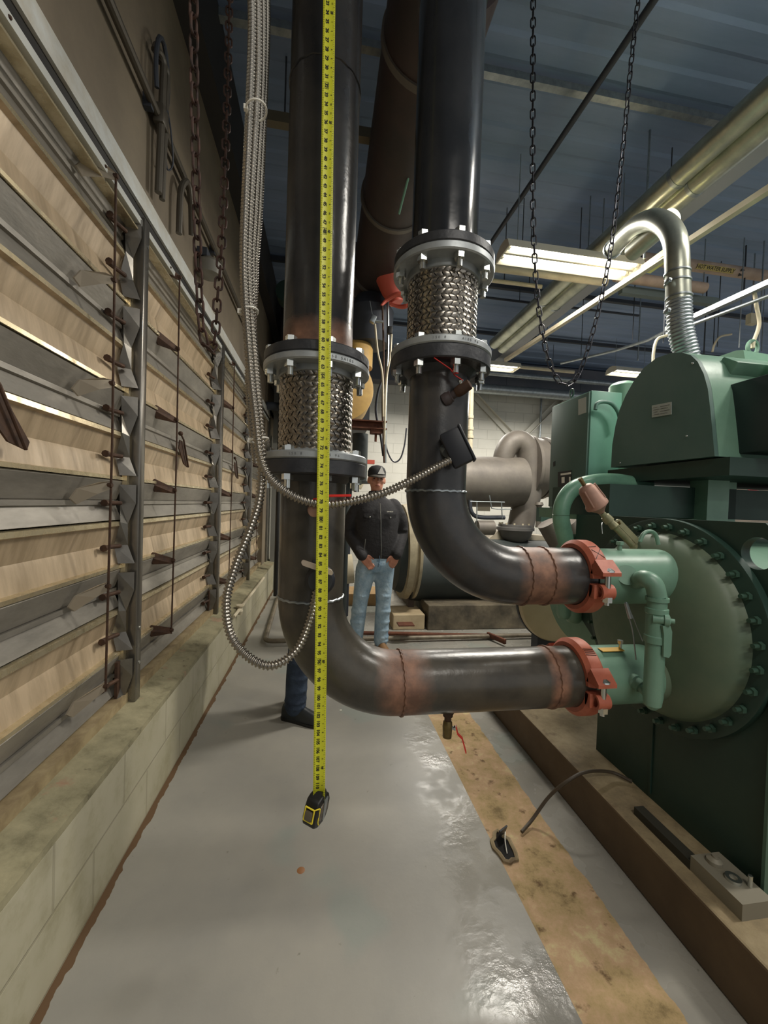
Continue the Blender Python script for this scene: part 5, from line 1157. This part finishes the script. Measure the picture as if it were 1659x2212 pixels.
def trunk(mb, rows, seg=28, e=2.3):
    """stack of super-elliptic horizontal rings (x, y, z, half width, half depth)"""
    rs = []
    for x, y, z, a, b in rows:
        r = []
        for j in range(seg):
            t = 2*PI*j/seg; c, s = math.cos(t), math.sin(t)
            r.append(Vector((x+a*math.copysign(abs(c)**(2/e), c), y+b*math.copysign(abs(s)**(2/e), s), z)))
        rs.append(r)
    mb.rings(rs)
def place(mb, M): bmesh.ops.transform(mb.bm, matrix=M, verts=mb.bm.verts[:])
def soft(o, vox, it=4, f=.5):
    r = o.modifiers.new('skin', 'REMESH'); r.mode = 'VOXEL'; r.voxel_size = vox; r.use_smooth_shade = True
    s = o.modifiers.new('smooth', 'SMOOTH'); s.iterations = it; s.factor = f
    return o
def person(name_label, base, rot, P):
    t = thing('person', name_label, 'person', base)
    M = Matrix.Translation(Vector(base)) @ Matrix.Rotation(rot, 4, 'Z')
    S = P.get('h', 1.0)
    def fin(mb, nm, m_, vox=None, par=t, it=4, smooth=True, ang=60):
        place(mb, M @ Matrix.Scale(S, 4)); o = mb.build(nm, m_, par, smooth, ang)
        if vox: soft(o, vox, it)
        return o
    hx, hy, hz = P['head']            # head centre
    sh = P['shoulder']; el = P['elbow']; wr = P['wrist']; hip = P['hip']; kn = P['knee']; an = P['ankle']
    # ---- body: one continuous surface
    mb = MB()
    trunk(mb, [(0, .0, .86, .13, .09), (0, 0, .98, .15, .10), (0, 0, 1.15, .155, .10), (0, 0, 1.32, .175, .10), (0, .0, 1.42, .14, .08), (0, 0, 1.46, .06, .06)])
    limb(mb, [(0, .01, 1.40), (hx*.5, -.0, 1.50), (hx, hy+.01, hz-.06)], [.062, .056, .054])
    # skull, jaw, nose, brow, lips, ears
    mb.sphere((hx, hy+.012, hz+.035), .1, 24, (.78, .95, .90))
    trunk(mb, [(hx, hy-.025, hz-.112, .022, .020), (hx, hy-.022, hz-.104, .040, .042), (hx, hy-.012, hz-.075, .056, .062), (hx, hy-.004, hz-.03, .067, .074), (hx, hy+.0, hz+.02, .071, .080)], 24, 2.1)
    limb(mb, [(hx, hy-.078, hz+.012), (hx, hy-.092, hz-.012), (hx, hy-.100, hz-.028)], [.008, .011, .014], 10, 3)
    limb(mb, [(hx-.045, hy-.066, hz+.026), (hx, hy-.080, hz+.028), (hx+.045, hy-.066, hz+.026)], [.009, .010, .009], 8, 3)
    limb(mb, [(hx-.022, hy-.078, hz-.058), (hx, hy-.084, hz-.056), (hx+.022, hy-.078, hz-.058)], [.006, .008, .006], 8, 3)
    limb(mb, [(hx-.016, hy-.076, hz-.068), (hx, hy-.082, hz-.069), (hx+.016, hy-.076, hz-.068)], [.006, .008, .006], 8, 3)
    for s in (-1, 1):
        mb.sphere((hx+s*.042, hy-.056, hz-.02), .024, 12, (1, .8, 1)); mb.sphere((hx+s*.078, hy+.008, hz-.012), .03, 12, (.38, .62, 1.1))
        limb(mb, [sh[s], el[s], wr[s]], [.048, .042, .036, .030], 14)
        # hand: palm, four unequal bent fingers, thumb from the side of the palm
        w = Vector(wr[s]); f = Vector(P['handdir'][s]).normalized(); side = Vector(P['thumbdir'][s]).normalized(); nn = f.cross(side).normalized()*P.get('curl', {-1: 1, 1: 1})[s]
        palm = w+f*.055
        for o_ in (-.028, -.009, .010, .028): limb(mb, [w+f*.0+side*o_*.5, palm+side*o_*.9, w+f*.09+side*o_], [.020, .017, .014], 10, 3)
        for o_, L_ in ((-.030, .062), (-.010, .074), (.010, .078), (.029, .070)):
            k0 = w+f*.092+side*o_; k1 = k0+(f*.9+nn*.25).normalized()*L_*.45; k2 = k1+(f*.7+nn*.65).normalized()*L_*.32; k3 = k2+(f*.45+nn*.9).normalized()*L_*.25
            limb(mb, [k0, k1, k2, k3], [.0105, .0095, .0085, .0075], 8, 3)
        limb(mb, [w+f*.025+side*.026, w+f*.05+side*.052, w+f*.085+side*.062, w+f*.11+side*.058], [.015, .013, .011, .009], 8, 3)
        limb(mb, [hip[s], kn[s], an[s]], [.078, .062, .05, .042, .036], 14)
        td = Vector(P['toe'][s]).normalized(); limb(mb, [Vector(an[s])-td*.03+Z_*-.03, Vector(an[s])+td*.05+Z_*-.055, Vector(an[s])+td*.12+Z_*-.065], [.035, .030, .024], 10, 3)
    body = fin(mb, 'body', skin_m, .0075, it=2)
    for s in (-1, 1):
        mb = MB(); mb.sphere((hx+s*.030, hy-.0705, hz+.004), .0095, 10, (1.35, .5, .65)); fin(mb, 'eye', P['eye'])
        mb = MB(); limb(mb, [(hx+s*.016, hy-.084, hz+.018), (hx+s*.034, hy-.082, hz+.024), (hx+s*.052, hy-.070, hz+.018)], [.003, .004, .003], 6, 3); fin(mb, 'eyebrow', P['hair'])
    mb = MB(); limb(mb, [(hx-.020, hy-.0865, hz-.062), (hx, hy-.0915, hz-.061), (hx+.020, hy-.0865, hz-.062)], [.0022, .0032, .0022], 6, 3); fin(mb, 'lips', mat('lips', (150, 84, 74), .5))
    # hair: short, shows at the sides and nape below the cap
    mb = MB(); trunk(mb, [(hx, hy+.022, hz-.05, .05, .066), (hx, hy+.022, hz-.02, .072, .082), (hx, hy+.018, hz+.03, .0795, .092), (hx, hy+.014, hz+.07, .078, .094), (hx, hy+.012, hz+.11, .05, .06)], 24, 2.1); fin(mb, 'hair', P['hair'])
    # ---- cap
    if P['cap']:
        mb = MB(); trunk(mb, [(hx, hy+.006, hz+.030, .086, .102), (hx, hy+.004, hz+.075, .086, .101), (hx, hy+.006, hz+.105, .074, .088), (hx, hy+.010, hz+.126, .050, .060), (hx, hy+.012, hz+.135, .014, .018)], 32, 2.1)
        cp = fin(mb, 'cap', P['cap'], None)
        mb = MB(); n = 14; top = []
        for i in range(n+1):
            a = PI*(.10+.80*i/n); top.append((a, math.cos(a), math.sin(a)))
        r1 = [Vector((hx+.080*c, hy-.086*s_*1.05, hz+.040)) for a, c, s_ in top]; r2 = [Vector((hx+.084*c, hy-.02-.150*s_, hz+.022-.012*(1-abs(c)))) for a, c, s_ in top]
        poly = [(p, q) for p, q in zip(r1, r2)]
        vs1 = [mb.bm.verts.new(p) for p, q in poly]; vs2 = [mb.bm.verts.new(q) for p, q in poly]
        for i in range(n): mb.bm.faces.new((vs1[i], vs1[i+1], vs2[i+1], vs2[i]))
        br = fin(mb, 'brim', P['brim'], None, cp); sm = br.modifiers.new('thick', 'SOLIDIFY'); sm.thickness = .006
        mb = MB(); c = Vector((hx+.030, hy-.098, hz+.045)); mb.prism([c+Vector((-.036, .0, .0)), c+Vector((.034, .012, .0)), c+Vector((.000, .012, .072))], (0, -.006, 0)); fin(mb, 'triangle_patch', mat('grey_white_patch', (186, 184, 178), .6), None, cp)
    # ---- jacket
    jm = P['jacket']; mb = MB()
    trunk(mb, [(0, -.0, .885, .165, .115), (0, -.0, .91, .182, .130), (0, -.005, 1.0, .188, .135), (0, -.005, 1.12, .198, .138), (0, 0, 1.25, .212, .140), (0, .005, 1.34, .212, .130), (0, .01, 1.40, .185, .112), (0, .01, 1.44, .13, .09), (hx*.4, .01, 1.465, .085, .078), (hx*.6, .008, 1.50, .078, .076), (hx*.7, .006, 1.525, .080, .078)], 32, 2.4)
    for s in (-1, 1):
        w = Vector(wr[s]); e_ = Vector(el[s]); dd = (w-e_).normalized()
        limb(mb, [Vector(sh[s])+Vector((-s*.03, 0, .0)), Vector(sh[s])*.5+e_*.5+Vector((s*.012, 0, 0)), e_, e_*.45+w*.55, w-dd*.0], [.078, .072, .064, .060, .052], 18)
        for k, (a_, b_) in enumerate(((.15, .018), (.45, .02), (.75, .018))):       # sleeve folds
            c = Vector(sh[s]).lerp(e_, a_+.1); mb.sphere(c+Vector((s*.02, -.03, 0)), .052, 10, (1, .8, .45))
            c = e_.lerp(w, a_); mb.sphere(c+Vector((s*.0, -.02, 0)), .054, 10, (1, .9, .5))
    jk = fin(mb, 'jacket', jm, .011, it=5)
    if P['front']:
        zp = mat('zip_metal', (150, 150, 146), .3, .8)
        mb = MB(); mb.tube([(.028, -.150, .90), (.030, -.155, 1.0), (.022, -.152, 1.12), (.018, -.150, 1.25), (.012, -.142, 1.33), (.010, -.125, 1.41)], .0035, 6); fin(mb, 'zip', zp, None, jk)
        pm = mat('jacket_seam', (20, 20, 21), .85)
        for s in (-1, 1):
            mb = MB(); c = Vector((s*.095+.01, -.142, 1.30)); mb.prism([c+Vector((-.055, 0, .012)), c+Vector((.055, .006 if s > 0 else 0, .012)), c+Vector((.05, .004, -.022)), c+Vector((0, -.002, -.034)), c+Vector((-.05, 0, -.022))], (0, -.008, 0)); fl_ = fin(mb, 'pocket_flap', jm, None, jk)
            mb = MB(); mb.sphere(c+Vector((0, -.016, -.018)), .008, 10); fin(mb, 'snap_button', zinc, None, fl_)
        mb = MB(); c = Vector((.10, -.1525, 1.335))
        for i in range(7): mb.box(c+Vector((-.026+.0085*i, .0, .0)), (.0055, .002, .011 if i in (0, 4) else .008))
        fin(mb, 'chest_lettering', white_m, None, jk)
        mb = MB(); mb.tube([(-.125, -.140, .98), (-.118, -.143, 1.08)], .003, 6); fin(mb, 'side_zip', zp, None, jk)
        mb = MB(); mb.tube([(-.05+hx*.6, -.055, 1.505), (hx*.6, -.078, 1.49), (.05+hx*.6, -.055, 1.505)], .010, 8); fin(mb, 'shirt_collar', P['shirt'], None, t)
    # ---- jeans
    mb = MB()
    trunk(mb, [(0, 0, .76, .145, .11), (0, 0, .84, .168, .125), (0, 0, .92, .160, .118), (0, 0, .965, .150, .112)], 32, 2.3)
    for s in (-1, 1):
        h_, k_, a_ = Vector(hip[s]), Vector(kn[s]), Vector(an[s])
        limb(mb, [h_+Vector((0, 0, -.01)), h_.lerp(k_, .5), k_, k_.lerp(a_, .55), a_+Vector((0, -.005, -.01))], [.098, .086, .072, .070, .066], 20)
        for q_, r_, sc in ((.22, .074, .4), (.5, .070, .36), (.72, .069, .32), (.9, .071, .26), (1.0, .071, .22)):
            c = k_.lerp(a_, q_); mb.sphere(c+Vector((.006*s, -.006, 0)), r_+.004, 14, (1, 1.0, sc))
        for q_ in (.12, .8): c = h_.lerp(k_, q_); mb.sphere(c+Vector((0, -.02, 0)), .088-.016*q_, 14, (1, .95, .35))
    jn = fin(mb, 'jeans', P['jeans'], .011, it=4)
    if P['front']:
        mb = MB(); mb.tube([(.02, -.128, .93), (.018, -.133, .88), (.01, -.125, .82)], .003, 6); fin(mb, 'fly_seam', mat('dark_denim_seam', (70, 92, 112), .8), None, jn)
    for s in (-1, 1):
        a_ = Vector(an[s]); fd = Vector(P['toe'][s]).normalized(); sd = Z_.cross(fd)
        def ft(u, v, z): return Vector((a_.x, a_.y, 0))+fd*u+sd*v+Z_*z
        mb = MB(); rs = []
        for u, wd, ht in ((-.085, .020, .07), (-.075, .034, .085), (-.03, .040, .105), (.03, .042, .10), (.08, .046, .075), (.13, .050, .058), (.17, .046, .048), (.195, .034, .036), (.205, .016, .025)):
            rs.append([ft(u, wd*math.cos(2*PI*j/16), .016+max(0, math.sin(2*PI*j/16))*ht+min(0, math.sin(2*PI*j/16))*.012) for j in range(16)])
        mb.rings(rs); sho = fin(mb, 'shoe', P['shoe'])
        mb = MB(); rs = []
        out = [(-.088, .022), (-.07, .038), (0, .040), (.07, .046), (.13, .053), (.175, .048), (.205, .028), (.212, 0)]
        poly = [ft(u, v, 0) for u, v in out]+[ft(u, -v, 0) for u, v in reversed(out[:-1])]
        mb.prism(poly, (0, 0, .018)); fin(mb, 'sole', P['sole'], None, sho)
    return t
hair_d = mat('dark_brown_hair', (50, 36, 28), .8)
eye_d = mat('eye_dark', (44, 34, 30), .3)
A1 = dict(head=(-.015, -.01, 1.635), hair=hair_d, eye=eye_d, front=True, cap=mat('black_cap', (34, 34, 36), .8), brim=mat('dark_brim', (78, 74, 68), .7),
    jacket=mat('black_duck_jacket', (32, 31, 33), .8, 0, (40, 38, 40), 10, .5, .4, 40), shirt=mat('grey_shirt', (150, 148, 144), .8), jeans=denim('light_wash_denim', (176, 196, 208), (118, 148, 172)), shoe=mat('tan_boot_leather', (132, 100, 66), .6), sole=mat('boot_sole', (52, 44, 36), .7),
    shoulder={-1: (-.185, .01, 1.385), 1: (.185, .01, 1.385)}, elbow={-1: (-.25, .05, 1.12), 1: (.255, .05, 1.12)}, wrist={-1: (-.145, -.12, .925), 1: (.185, -.105, .935)},
    handdir={-1: (.55, .12, -.62), 1: (-.35, .10, -.85)}, thumbdir={-1: (.62, -.1, .55), 1: (-.8, -.15, .35)}, curl={-1: 1, 1: 1},
    hip={-1: (-.088, 0, .80), 1: (.088, 0, .80)}, knee={-1: (-.135, -.015, .47), 1: (.085, -.02, .47)}, ankle={-1: (-.165, .02, .10), 1: (.075, .0, .10)}, toe={-1: (-.35, -1, 0), 1: (.2, -1, 0)})
A1['h'] = .985
person('man in black jacket, light blue jeans and cap, hands in pockets, beyond the tape', (.515, 3.70, 0), math.radians(0), A1)
A2 = dict(A1); A2.update(front=False, h=.985, cap=None, brim=None, jacket=mat('dark_work_shirt', (40, 44, 52), .85, 0, (34, 36, 44), 8, .5), jeans=denim('dark_wash_denim', (52, 66, 84), (34, 44, 60)), shoe=mat('black_shoe_leather', (30, 34, 36), .4), sole=rubber,
    elbow={-1: (-.20, .03, 1.12), 1: (.20, .03, 1.12)}, wrist={-1: (-.18, -.02, .88), 1: (.18, -.02, .88)}, handdir={-1: (0, -.1, -1), 1: (0, -.1, -1)}, thumbdir={-1: (.2, -1, 0), 1: (-.2, -1, 0)}, shoulder={-1: (-.165, .0, 1.38), 1: (.165, .0, 1.38)},
    hip={-1: (-.085, 0, .80), 1: (.085, 0, .80)}, knee={-1: (-.085, .0, .47), 1: (.085, .03, .47)}, ankle={-1: (-.09, .02, .10), 1: (.09, .09, .10)}, toe={-1: (-.15, -1, 0), 1: (-.95, -.31, 0)}, head=(0, -.01, 1.635))
person('person in dark jeans and black shoes mostly hidden behind the left riser', (-.085, 2.62, 0), math.radians(72), A2)
